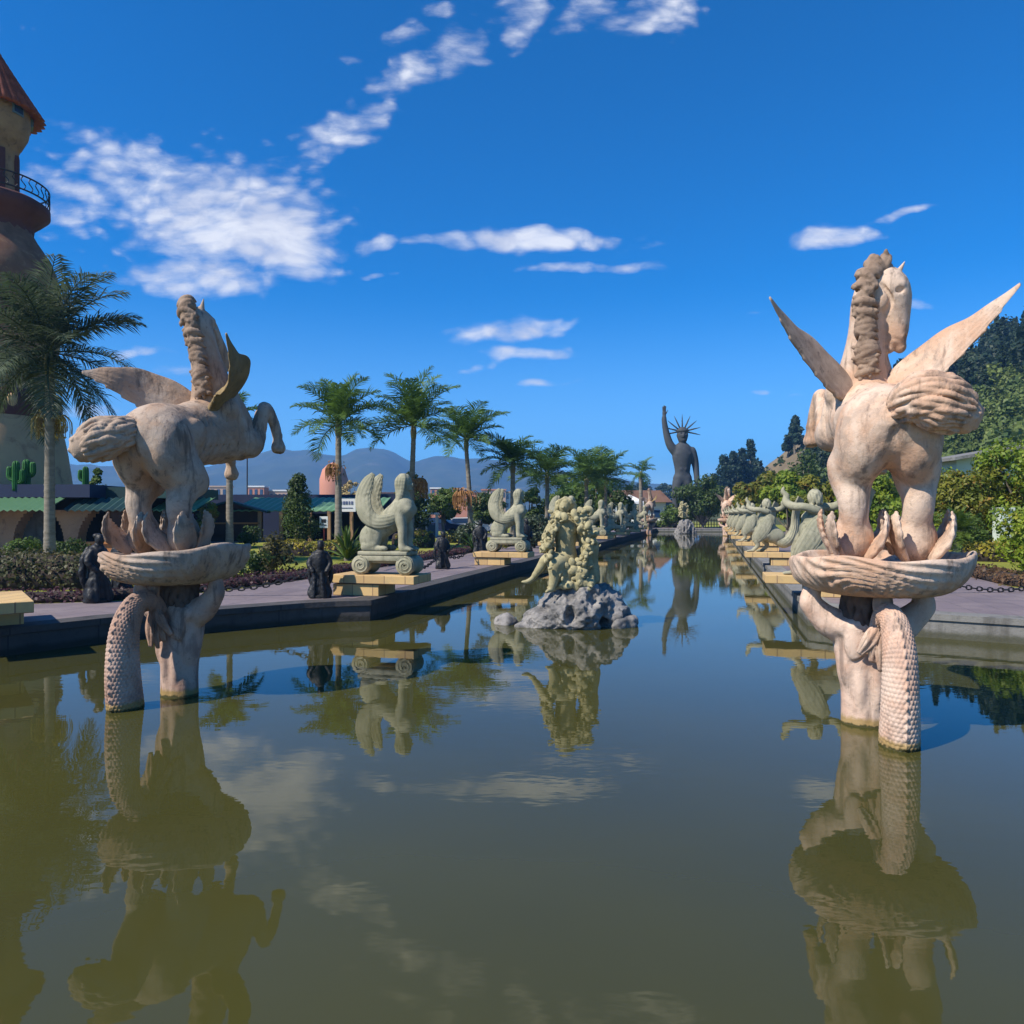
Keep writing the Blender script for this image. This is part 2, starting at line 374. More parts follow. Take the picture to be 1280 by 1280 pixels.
def to_mesh(name, V, F, mat, smooth=True):
    me = bpy.data.meshes.new(name)
    V = np.asarray(V, np.float32)
    if isinstance(F, np.ndarray) and F.ndim == 2:
        n, k = F.shape
        me.vertices.add(len(V)); me.vertices.foreach_set('co', V.ravel())
        me.loops.add(n * k); me.loops.foreach_set('vertex_index', F.astype(np.int32).ravel())
        me.polygons.add(n); me.polygons.foreach_set('loop_start', np.arange(0, n * k, k, dtype=np.int32))
        me.update(calc_edges=True); me.validate()
    else:
        me.from_pydata(V.tolist(), [], [list(map(int, f)) for f in F]); me.validate()
    if smooth: me.polygons.foreach_set('use_smooth', np.ones(len(me.polygons), bool))
    if mat: me.materials.append(mat)
    return me


def link(name, me, parent=None, loc=None, rotz=0.0):
    o = bpy.data.objects.new(name, me); COL.objects.link(o)
    if parent: o.parent = parent
    if loc is not None: o.location = loc
    o.rotation_euler = (0, 0, rotz)
    return o


def tag(o, label=None, cat=None, group=None, kind=None):
    if label: o['label'] = label
    if cat: o['category'] = cat
    if group: o['group'] = group
    if kind: o['kind'] = kind
    return o


def thing(name, label, cat, loc=(0, 0, 0), rotz=0.0, group=None):
    o = bpy.data.objects.new(name, None); COL.objects.link(o)
    o.location = loc; o.rotation_euler = (0, 0, rotz); o.empty_display_size = .3
    return tag(o, label, cat, group)


def copy_tree(o, parent=None):
    c = o.copy(); COL.objects.link(c)
    if parent: c.parent = parent
    for ch in o.children: copy_tree(ch, c)
    return c


def clone(root, loc, rotz, label):
    c = copy_tree(root); c.location = loc; c.rotation_euler = (0, 0, rotz); c['label'] = label
    return c


class MB:
    """collects primitives, then links them as one mesh object"""
    def __init__(s): s.V = []; s.F = []; s.n = 0
    def add(s, V, F):
        V = np.asarray(V, float); s.V.append(V)
        for f in F: s.F.append([int(i) + s.n for i in f])
        s.n += len(V); return s
    def box(s, c, h, rz=0.0, bev=0.0):
        hx, hy, hz = h; b = min(bev, .9 * min(h))
        if b <= 0:
            P = np.array([[x, y, z] for x in (-hx, hx) for y in (-hy, hy) for z in (-hz, hz)])
            F = [(0, 1, 3, 2), (4, 6, 7, 5), (0, 4, 5, 1), (2, 3, 7, 6), (0, 2, 6, 4), (1, 5, 7, 3)]
        else:
            bm = bmesh.new(); bmesh.ops.create_cube(bm, size=1.0)
            for v in bm.verts: v.co = Vector((v.co.x * 2 * hx, v.co.y * 2 * hy, v.co.z * 2 * hz))
            bmesh.ops.bevel(bm, geom=bm.edges[:], offset=b, segments=2, affect='EDGES', profile=.5)
            P = np.array([v.co[:] for v in bm.verts]); F = [[v.index for v in f.verts] for f in bm.faces]; bm.free()
        ca, sa = math.cos(rz), math.sin(rz)
        Q = np.stack([P[:, 0] * ca - P[:, 1] * sa, P[:, 0] * sa + P[:, 1] * ca, P[:, 2]], 1) + np.asarray(c, float)
        return s.add(Q, F)
    def tube(s, pts, r, n=8, sub=1):
        V, F = sweep(pts, r, r, n=n, sub=sub); return s.add(V, F)
    def lathe(s, prof, c=(0, 0, 0), n=32, a0=0.0, a1=2 * math.pi, closed=True, disp=None):
        k = len(prof); m = n if closed else n + 1
        A = a0 + (a1 - a0) * np.arange(m) / n
        P = np.zeros((m, k, 3))
        for j, (r, z) in enumerate(prof):
            rr = r + (disp(A, j, r, z) if disp else 0)
            P[:, j, 0] = rr * np.cos(A); P[:, j, 1] = rr * np.sin(A); P[:, j, 2] = z
        F = []
        for i in range(n):
            i2 = (i + 1) % m
            for j in range(k - 1): F.append((i * k + j, i2 * k + j, i2 * k + j + 1, i * k + j + 1))
        return s.add(P.reshape(-1, 3) + np.asarray(c, float), F)
    def poly_prism(s, pts, z0, z1):
        n = len(pts); V = [(x, y, z0) for x, y in pts] + [(x, y, z1) for x, y in pts]
        F = [tuple(range(n))[::-1], tuple(range(n, 2 * n))] + [(i, (i + 1) % n, n + (i + 1) % n, n + i) for i in range(n)]
        return s.add(V, F)
    def xform(s, mat3, off=(0, 0, 0)):
        s.V = [v @ np.asarray(mat3, float).T + np.asarray(off, float) for v in s.V]; return s
    def build(s, name, mat, parent=None, smooth=False, loc=None, rotz=0.0):
        V = np.concatenate(s.V) if s.V else np.zeros((0, 3))
        me = to_mesh(name, V, s.F, mat, smooth)
        return link(name, me, parent, loc, rotz)


def catmull(P, sub):
    P = np.asarray(P, float)
    if sub <= 1 or len(P) < 3: return P
    Q = np.vstack([2 * P[0] - P[1], P, 2 * P[-1] - P[-2]]); out = []
    for i in range(1, len(Q) - 2):
        for k in range(sub):
            t = k / sub
            out.append(.5 * (2 * Q[i] + (Q[i + 1] - Q[i - 1]) * t + (2 * Q[i - 1] - 5 * Q[i] + 4 * Q[i + 1] - Q[i + 2]) * t * t + (3 * Q[i] - Q[i - 1] - 3 * Q[i + 1] + Q[i + 2]) * t ** 3))
    out.append(P[-1]); return np.array(out)


def sweep(pts, rx, ry, up=(0.13, .21, 1), n=16, sub=6, disp=None, power=1.0):
    """closed skin along a smooth path; rx lies along `up`, ry across it; disp(s, a, pos) moves points outwards"""
    P = np.asarray(pts, float); k = len(P)
    rx = np.full(k, rx, float) if np.isscalar(rx) else np.asarray(rx, float)
    ry = np.full(k, ry, float) if np.isscalar(ry) else np.asarray(ry, float)
    up = np.asarray(up, float); up = np.tile(up, (k, 1)) if up.ndim == 1 else up
    D = catmull(np.hstack([P, rx[:, None], ry[:, None], up]), sub)
    C, rx, ry, up = D[:, :3], np.maximum(D[:, 3], 1e-4), np.maximum(D[:, 4], 1e-4), D[:, 5:8]
    T = np.gradient(C, axis=0); T /= np.linalg.norm(T, axis=1)[:, None] + 1e-12
    N = up - (up * T).sum(1)[:, None] * T; N /= np.linalg.norm(N, axis=1)[:, None] + 1e-12
    B = np.cross(T, N); m = len(C)
    A = 2 * np.pi * np.arange(n) / n
    ca, sa = np.cos(A), np.sin(A)
    if power != 1.0: ca = np.sign(ca) * np.abs(ca) ** power; sa = np.sign(sa) * np.abs(sa) ** power
    O = N[:, None, :] * (rx[:, None] * ca)[:, :, None] + B[:, None, :] * (ry[:, None] * sa)[:, :, None]
    V = C[:, None, :] + O
    if disp:
        S = np.linspace(0, 1, m)
        d = disp(S[:, None] * np.ones(n)[None], np.ones(m)[:, None] * A[None], V)
        U = N[:, None, :] * (ca / np.maximum(rx, .02)[:, None])[:, :, None] + B[:, None, :] * (sa / np.maximum(ry, .02)[:, None])[:, :, None]
        U /= np.linalg.norm(U, axis=2)[:, :, None] + 1e-9
        V = V + U * d[:, :, None]
    V = V.reshape(-1, 3)
    i = np.arange(m - 1)[:, None] * n; j = np.arange(n)[None]; j2 = (j + 1) % n
    F = np.stack([i + j, i + j2, i + n + j2, i + n + j], 2).reshape(-1, 4).tolist()
    V = np.vstack([V, C[0], C[-1]]); a, b = len(V) - 2, len(V) - 1
    F += [(a, (q + 1) % n, q) for q in range(n)] + [(b, (m - 1) * n + q, (m - 1) * n + (q + 1) % n) for q in range(n)]
    return V, F


class SDF:
    """a body grown from smoothly blended round cones and ellipsoids, meshed with surface nets"""
    def __init__(s, lo, hi, vox):
        s.lo = np.array(lo, float); s.v = vox
        s.n = np.ceil((np.array(hi, float) - s.lo) / vox).astype(int) + 1
        s.F = np.full(s.n, 1.0, np.float32)
        s.ax = [(s.lo[i] + vox * np.arange(s.n[i])).astype(np.float32) for i in range(3)]
    def _sub(s, lo, hi):
        S = []
        for i in range(3):
            a = max(0, int((lo[i] - s.lo[i]) / s.v) - 1); b = min(int(s.n[i]), int((hi[i] - s.lo[i]) / s.v) + 2)
            if b <= a: return None
            S.append(slice(a, b))
        return tuple(S), s.ax[0][S[0]][:, None, None], s.ax[1][S[1]][None, :, None], s.ax[2][S[2]][None, None, :]
    def _mix(s, S, d, k, cut):
        a = s.F[S]
        if cut:
            b = -d; h = np.clip(.5 - .5 * (a - b) / k, 0, 1); s.F[S] = a * (1 - h) + b * h + k * h * (1 - h)
        else:
            h = np.clip(.5 + .5 * (a - d) / k, 0, 1); s.F[S] = a * (1 - h) + d * h - k * h * (1 - h)
    def cone(s, a, b, ra, rb, k=.05, fl=None, cut=False):
        a = np.asarray(a, float); b = np.asarray(b, float); R_ = max(ra, rb) + k + 2.5 * s.v
        q = s._sub(np.minimum(a, b) - R_, np.maximum(a, b) + R_)
        if q is None: return s
        S, X, Y, Z = q; d = b - a; L = max(float(d @ d), 1e-9)
        px, py, pz = X - a[0], Y - a[1], Z - a[2]
        t = np.clip((px * d[0] + py * d[1] + pz * d[2]) / L, 0, 1)
        qx, qy, qz = px - t * d[0], py - t * d[1], pz - t * d[2]
        m = qx * qx + qy * qy + qz * qz; sc = 1.0
        if fl is not None:
            nn, f = unit(fl[0]), fl[1]; c = qx * nn[0] + qy * nn[1] + qz * nn[2]; m = m + c * c * (1 / f ** 2 - 1); sc = min(1, f)
        s._mix(S, ((np.sqrt(m) - (ra + (rb - ra) * t)) * sc).astype(np.float32), k, cut); return s
    def chain(s, pts, rad, k=.05, sub=1, fl=None, cut=False):
        D = catmull(np.hstack([np.asarray(pts, float), np.asarray(rad, float)[:, None]]), sub)
        for i in range(len(D) - 1): s.cone(D[i, :3], D[i + 1, :3], D[i, 3], D[i + 1, 3], k, fl, cut)
        return s
    def ell(s, c, r, k=.05, rot=None, cut=False):
        c = np.asarray(c, float); r = np.asarray(r, float); R_ = max(r) + k + 2.5 * s.v
        q = s._sub(c - R_, c + R_)
        if q is None: return s
        S, X, Y, Z = q; x, y, z = X - c[0], Y - c[1], Z - c[2]
        if rot is not None:
            m = np.array(rot.transposed() if isinstance(rot, Matrix) else np.asarray(rot).T)
            x, y, z = m[0, 0] * x + m[0, 1] * y + m[0, 2] * z, m[1, 0] * x + m[1, 1] * y + m[1, 2] * z, m[2, 0] * x + m[2, 1] * y + m[2, 2] * z
        k0 = np.sqrt((x / r[0]) ** 2 + (y / r[1]) ** 2 + (z / r[2]) ** 2)
        k1 = np.sqrt((x / r[0] ** 2) ** 2 + (y / r[1] ** 2) ** 2 + (z / r[2] ** 2) ** 2) + 1e-6
        s._mix(S, (k0 * (k0 - 1) / k1).astype(np.float32), k, cut); return s
    def mesh(s, disp=None):
        F = s.F; I = F < 0; n = s.n
        c = np.zeros(n - 1, np.int8)
        for dx in (0, 1):
            for dy in (0, 1):
                for dz in (0, 1): c += I[dx:n[0] - 1 + dx, dy:n[1] - 1 + dy, dz:n[2] - 1 + dz]
        act = (c > 0) & (c < 8); ids = np.full(n - 1, -1, np.int64); A = np.argwhere(act); ids[act] = np.arange(len(A))
        P = np.zeros((len(A), 3)); W = np.zeros(len(A))
        cor = [(x, y, z) for x in (0, 1) for y in (0, 1) for z in (0, 1)]
        val = {q: F[A[:, 0] + q[0], A[:, 1] + q[1], A[:, 2] + q[2]] for q in cor}
        for q in cor:
            for ax in range(3):
                if q[ax]: continue
                q2 = tuple(q[i] + (i == ax) for i in range(3)); f0, f1 = val[q], val[q2]
                m = (f0 < 0) != (f1 < 0); t = np.where(m, f0 / np.where(m, f0 - f1, 1), 0)
                for i in range(3): P[:, i] += np.where(m, q[i] + (t if i == ax else 0), 0)
                W += m
        V = s.lo + (A + P / W[:, None]) * s.v; Q = []
        for a in range(3):
            b, cc = (a + 1) % 3, (a + 2) % 3
            s0 = [slice(None)] * 3; s1 = [slice(None)] * 3; s0[a] = slice(0, n[a] - 1); s1[a] = slice(1, n[a])
            i0, i1 = I[tuple(s0)], I[tuple(s1)]; E = np.argwhere(i0 != i1)
            E = E[(E[:, b] > 0) & (E[:, cc] > 0) & (E[:, b] < n[b] - 1) & (E[:, cc] < n[cc] - 1)]
            ins = i0[E[:, 0], E[:, 1], E[:, 2]]
            def cell(db, dc):
                G = E.copy(); G[:, b] += db; G[:, cc] += dc; return ids[G[:, 0], G[:, 1], G[:, 2]]
            q = np.stack([cell(0, 0), cell(-1, 0), cell(-1, -1), cell(0, -1)], 1); q[~ins] = q[~ins][:, ::-1]; Q.append(q)
        Q = np.concatenate(Q); Q = Q[(Q >= 0).all(1)]
        # two rounds of light relaxation take the stair steps out
        for _ in range(2):
            acc = np.zeros_like(V); cnt = np.zeros(len(V))
            for i in range(4):
                a_, b_ = Q[:, i], Q[:, (i + 1) % 4]
                np.add.at(acc, a_, V[b_]); np.add.at(cnt, a_, 1); np.add.at(acc, b_, V[a_]); np.add.at(cnt, b_, 1)
            V = .5 * V + .5 * acc / np.maximum(cnt, 1)[:, None]
        if disp: V = V + disp(V)
        return V, Q
    def build(s, name, mat, parent=None, disp=None):
        V, Q = s.mesh(disp); return link(name, to_mesh(name, V, Q, mat), parent)


def strand(s, pts, r, amp, waves, seed, k=.012, n=14):
    """one wavy lock of carved hair added to an SDF"""
    g = np.random.default_rng(seed); P = catmull(pts, max(2, n // (len(pts) - 1))); m = len(P); t = np.linspace(0, 1, m)
    ph = g.uniform(0, 6.28, 3); T = np.gradient(P, axis=0); T /= np.linalg.norm(T, axis=1)[:, None] + 1e-9
    a1 = np.cross(T, npa(.3, .2, 1)); a1 /= np.linalg.norm(a1, axis=1)[:, None] + 1e-9; a2 = np.cross(T, a1)
    P = P + a1 * (amp * np.sin(waves * 6.28 * t + ph[0]))[:, None] + a2 * (amp * .7 * np.sin(waves * 5.1 * t + ph[1]))[:, None]
    rr = r * (.75 + .35 * np.sin(np.pi * t)); rr[-1] *= .5
    for i in range(m - 1): s.cone(P[i], P[i + 1], rr[i], rr[i + 1], k)


def hair_bundle(s, path, rad, ncoat, r, amp, waves, seed, core=.82, twist=.5, k=.012):
    """core tube along a path covered with wavy locks"""
    P = catmull(path, 4); rad = np.interp(np.linspace(0, 1, len(P)), np.linspace(0, 1, len(rad)), rad)
    for i in range(len(P) - 1): s.cone(P[i], P[i + 1], rad[i] * core, rad[i + 1] * core, .03)
    T = np.gradient(P, axis=0); T /= np.linalg.norm(T, axis=1)[:, None] + 1e-9
    N = np.cross(T, npa(.1, .25, 1)); N /= np.linalg.norm(N, axis=1)[:, None] + 1e-9; B = np.cross(T, N)
    g = np.random.default_rng(seed); m = len(P)
    for q in range(ncoat):
        a0 = 2 * math.pi * q / ncoat + g.uniform(-.2, .2); i0 = int(g.uniform(0, m * .35)); i1 = int(g.uniform(m * .6, m))
        if q % 3 == 0: i0, i1 = 0, m
        idx = np.arange(i0, max(i0 + 3, i1)); idx = idx[idx < m]
        aa = a0 + twist * (idx / m) * g.uniform(-1, 1)
        pts = P[idx] + N[idx] * (np.cos(aa) * rad[idx] * .93)[:, None] + B[idx] * (np.sin(aa) * rad[idx] * .93)[:, None]
        strand(s, pts, r * g.uniform(.8, 1.25), amp, waves * g.uniform(.7, 1.3), seed * 97 + q, k, n=20)


def leaf_quads(C, size, N=None, ratio=.55, jit=.6, seed=0):
    """one pointed leaf blade (4 vertices) on each centre"""
    g = np.random.default_rng(seed); n = len(C)
    D = g.normal(size=(n, 3)); D /= np.linalg.norm(D, axis=1)[:, None]
    if N is None: N = g.normal(size=(n, 3))
    else: N = N + jit * g.normal(size=(n, 3))
    N = N / (np.linalg.norm(N, axis=1)[:, None] + 1e-9)
    A = D - (D * N).sum(1)[:, None] * N; A /= np.linalg.norm(A, axis=1)[:, None] + 1e-9; B = np.cross(N, A)
    sz = (size * g.uniform(.65, 1.35, n))[:, None]
    V = np.stack([C - A * sz * .5, C + B * sz * ratio * .5 - A * sz * .05, C + A * sz * .5, C - B * sz * ratio * .5 - A * sz * .05], 1).reshape(-1, 3)
    F = np.arange(4 * n).reshape(-1, 4)
    return V, F


def ball_points(n, c, r, g, shell=.55):
    D = g.normal(size=(n, 3)); D /= np.linalg.norm(D, axis=1)[:, None]
    t = (shell ** 3 + (1 - shell ** 3) * g.random(n)) ** (1 / 3)
    return np.asarray(c) + D * t[:, None] * np.asarray(r)


# ------------------------------------------------------------------ the setting: pool, paving, lawn, hills
AX = unit((.272, 1.0)); AXR = npa(AX[1], -AX[0])          # the pool's long axis and the direction to its right
TH = math.atan2(AX[1], AX[0])                             # heading along the pool
CL, CR = -6.74, 1.80                                      # pool edges: x = .272 Y + c
YEND, DZ = 89.0, 0.40
def edge(c, Y): return npa(.272 * Y + c, Y)
CORNL, CORNR = edge(CL, 14.5), edge(CR, 13.9)
pool_left = [(-5.0, 1.0), (-8.0, 2.6), (-9.6, 5.2), (-9.5, 8.0), (-8.5, 10.0), (-7.55, 10.85), (-6.65, 12.05), (-3.99, 14.05), (-3.45, 14.32), tuple(CORNL), tuple(edge(CL, 15.2))]
pool_right = [tuple(edge(CR, 14.6)), tuple(CORNR), (6.1, 13.35), (7.0, 12.6), (8.25, 11.85), (10.0, 10.4), (11.2, 8.0), (11.2, 5.2), (9.0, 2.6), (5.0, 1.0)]
far_l, far_r = edge(CL, YEND), edge(CR, YEND - 1.6)
pool = pool_left + [tuple(far_l), tuple(far_r)] + pool_right            # clockwise seen from above


def sheet(name, outer, hole, z, mat, kind='structure', inner_z=None):
    """flat sheet with an optional hole"""
    bm = bmesh.new()
    def loop(P): 
        vs = [bm.verts.new((x, y, z)) for x, y in P]
        return [bm.edges.new((vs[i], vs[(i + 1) % len(vs)])) for i in range(len(vs))]
    es = loop(outer)
    if hole: es += loop(hole)
    bmesh.ops.triangle_fill(bm, use_beauty=True, use_dissolve=False, edges=es)
    bmesh.ops.recalc_face_normals(bm, faces=bm.faces[:])
    if sum(f.normal.z for f in bm.faces) < 0: bmesh.ops.reverse_faces(bm, faces=bm.faces[:])
    me = bpy.data.meshes.new(name); bm.to_mesh(me); bm.free(); me.materials.append(mat)
    return tag(link(name, me), kind=kind)


def offset_poly(P, d):
    """outline moved outwards by d (P clockwise)"""
    P = [npa(*p) for p in P]; out = []
    for i in range(len(P)):
        a, b, c = P[i - 1], P[i], P[(i + 1) % len(P)]
        n1 = unit(b - a); n2 = unit(c - b); n1 = npa(-n1[1], n1[0]); n2 = npa(-n2[1], n2[0])
        n = unit(n1 + n2); out.append(tuple(b + n * d / max(.5, float(n @ n1))))
    return out


sheet('lawn_ground', [(-2600, -150), (3100, -150), (3100, 3500), (-2600, 3500)], pool, DZ, M['lawn'])
m = MB(); m.add([(-16, -2, 0), (34, -2, 0), (34, 95, 0), (-16, 95, 0)], [(0, 1, 2, 3)])
tag(m.build('pool_water', M['water']), kind='structure')
m = MB(); m.box((9, 46, -.9), (28, 52, .05)); tag(m.build('pool_bed', M['soil']), kind='structure')
# pool wall with a coping lip
lip = offset_poly(pool, -.035); back = offset_poly(pool, .45)
def pool_side(name, i0, i1, mat):
    V, F = [], []; m_ = i1 - i0 + 1
    for ring, z in ((back, DZ + .012), (lip, DZ + .012), (lip, DZ - .09), (pool, DZ - .10), (pool, -.85)):
        V += [(*ring[i % len(pool)], z) for i in range(i0, i1 + 1)]
    for r in range(4):
        for i in range(m_ - 1): F.append((r * m_ + i, r * m_ + i + 1, (r + 1) * m_ + i + 1, (r + 1) * m_ + i))
    return tag(link(name, to_mesh(name, V, F, mat, False)), kind='structure')
NL = len(pool_left)
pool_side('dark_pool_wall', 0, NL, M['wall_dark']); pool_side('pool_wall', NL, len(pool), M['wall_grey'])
# paved terrace round the pool
BL, BR = -10.6, 7.0
deck_outer = [(-14, -4), (-14, 7), (-12.2, 11), (-9.7, 13.75), (-7.6, 14.4), (-6.3, 16.5), tuple(edge(BL, 19)), tuple(edge(BL, YEND + 6)), tuple(edge(BR, YEND + 6)), tuple(edge(BR, 17)), (13.2, 15.0), (16, 12), (17, 6), (15, -4)]
sheet('slate_terrace', deck_outer, offset_poly(pool, .44), DZ + .006, M['slate'])

# hills -------------------------------------------------------------
def grid_hill(name, x0, x1, y0, y1, nx, ny, fz, mat):
    xs = np.linspace(x0, x1, nx); ys = np.linspace(y0, y1, ny); X, Y = np.meshgrid(xs, ys, indexing='ij')
    Z = fz(X.ravel(), Y.ravel()); V = np.stack([X.ravel(), Y.ravel(), Z], 1)
    i = np.arange(nx - 1)[:, None] * ny; j = np.arange(ny - 1)[None]
    F = np.stack([i + j, i + ny + j, i + ny + j + 1, i + j + 1], 2).reshape(-1, 4)
    return tag(link(name, to_mesh(name, V, F, mat)), kind='structure')


def sst(x, a, b): t = np.clip((x - a) / (b - a), 0, 1); return t * t * (3 - 2 * t)


# the far range: its skyline follows the heights read off the photograph at a distance of about 2.2 km
SKY = [(-700, 600), (-300, 590), (-100, 592), (60, 585), (200, 582), (262, 585), (290, 575), (318, 570), (345, 562), (365, 566), (385, 563), (405, 570), (428, 572), (445, 563), (462, 560), (478, 562), (492, 567), (505, 575), (518, 581), (530, 578), (545, 573),
       (562, 572), (580, 576), (600, 575), (625, 577), (650, 584), (690, 592), (740, 600), (800, 606), (850, 606), (930, 606), (1000, 600), (1200, 600), (1500, 605), (1900, 610)]
def far_range(X, Y):
    px = 640 + FX * X / np.maximum(Y, 1)
    ridge = np.interp(px, [a for a, b in SKY], [b for a, b in SKY])
    top = (HZ - ridge) / FX * 2300.0 + 2
    prof = sst(Y, 1250, 2300) * (1 - .5 * sst(Y, 2350, 3300))
    p = np.stack([X, Y, 0 * X], 1)
    rough = 16 * fbm(p / 260, 5, 3) * sst(Y, 1250, 1700) * (1 - sst(Y, 2150, 2300) * .72)
    gul = 18 * np.abs(fbm(p / npa(170, 420, 1), 4, 9)) * sst(Y, 1350, 1800) * (1 - sst(Y, 2100, 2290))
    return top * prof + rough - gul + .2
grid_hill('far_mountain_range', -2300, 2900, 1200, 3300, 300, 90, far_range, M['hill'])


def right_hill(X, Y):
    p = np.stack([X, Y, 0 * X], 1)
    return .52 * np.maximum(X - 49 + 4 * fbm(p / 40, 3, 5), 0) * sst(Y, 55, 120) * (1 - .9 * sst(Y, 190, 300)) + .3
grid_hill('wooded_hill', 36, 240, 45, 300, 60, 60, right_hill, M['woodfloor'])


def brown_hill(X, Y):
    p = np.stack([X, Y, 0 * X], 1); d = np.sqrt(((X - 92) / 44) ** 2 + ((Y - 205) / 70) ** 2)
    return 27 * (1 - sst(d, 0, 1)) + 1.3 * fbm(p / 14, 4, 8) * (1 - sst(d, .5, 1.0)) - .05
grid_hill('dry_hill', 44, 140, 130, 280, 70, 70, brown_hill, M['brownhill'])

# air: one closed box of thin even haze round the whole park and the mountains
hz = MB(); hz.box((250, 1690, 114), (2900, 1870, 116)); hzo = hz.build('haze', None)
hm = bpy.data.materials.new('thin_blue_air'); hm.use_nodes = True; ht = NT(hm.node_tree); ht.n.remove(ht.n['Principled BSDF'])
pvn = ht.new('ShaderNodeVolumePrincipled'); pvn.inputs['Color'].default_value = (.20, .50, 1.0, 1); pvn.inputs['Density'].default_value = .00036; pvn.inputs['Anisotropy'].default_value = .0
ht.l.new(pvn.outputs[0], ht.n['Material Output'].inputs['Volume']); hzo.data.materials.append(hm); tag(hzo, kind='stuff')

# the road and the paths behind the left lawn
sheet('park_road', [(-34, 44), (-34, 49.5), (-6, 60), (6, 76), (9, 76), (3, 58), (-12, 47), (-20, 42)], None, DZ + .008, M['road'])
sheet('side_path', [(-40, 21.5), (-40, 27), (-20, 33), (-14.5, 32), (-14.5, 29.5), (-24, 25)], None, DZ + .004, M['slate'])
# ------------------------------------------------------------------ the winged-horse fountains
BH = 1.70        # height of the basin rim over the water


def feather_wing(root, pts, rx, ry, up, name, mat, nf=9, sub=10):
    """leaf-shaped wing with carved feathers and a scalloped trailing edge"""
    def disp(s, a, V):
        c = np.cos(a)                                   # +1 leading edge, -1 trailing edge
        env = np.clip(s * 5, 0, 1) * np.clip((1.02 - s) * 6, 0, 1)
        q = np.arccos(np.clip(c, -1, 1)) / math.pi       # 0 leading, 1 trailing
        groove = -.011 * np.abs(np.sin(math.pi * (q * 7 + s * 2.2))) ** .6 * np.clip(q * 3 - .6, 0, 1)
        covert = .010 * np.sin(24 * s + 6 * q) * np.clip(1 - q * 2.2, 0, 1)
        trail = np.clip(q - .82, 0, 1) / .18
        k = np.mod(s * nf, 1.0)
        return (groove + covert * .6 + trail * .040 * (k ** 1.5 - .2)) * env
    V, F = sweep(pts, rx, ry, up, n=48, sub=18, disp=disp)
    return link(name, to_mesh(name, V, F, mat), root)


def ankle_leaf(mb, base, tip, bend, w, thick=.03, up=(0, 1, 0)):
    base, tip, bend = npa(*base), npa(*tip), npa(*bend)
    def disp(s, a, V): return .010 * np.sin(22 * np.cos(a) + 9 * s) * np.sin(np.pi * s) + .006 * np.sin(40 * s + 6 * np.cos(a)) * np.clip(s * 3, 0, 1) * (np.abs(np.cos(a)) > .6)
    P = [base, base * .55 + tip * .45 + bend, base * .2 + tip * .8 + bend * .7, tip]
    V, F = sweep(P, [w * .60, w * .66, w * .36, .010], [thick * 1.6, thick, thick * .7, .008], up, n=40, sub=14, disp=disp); mb.add(V, F)


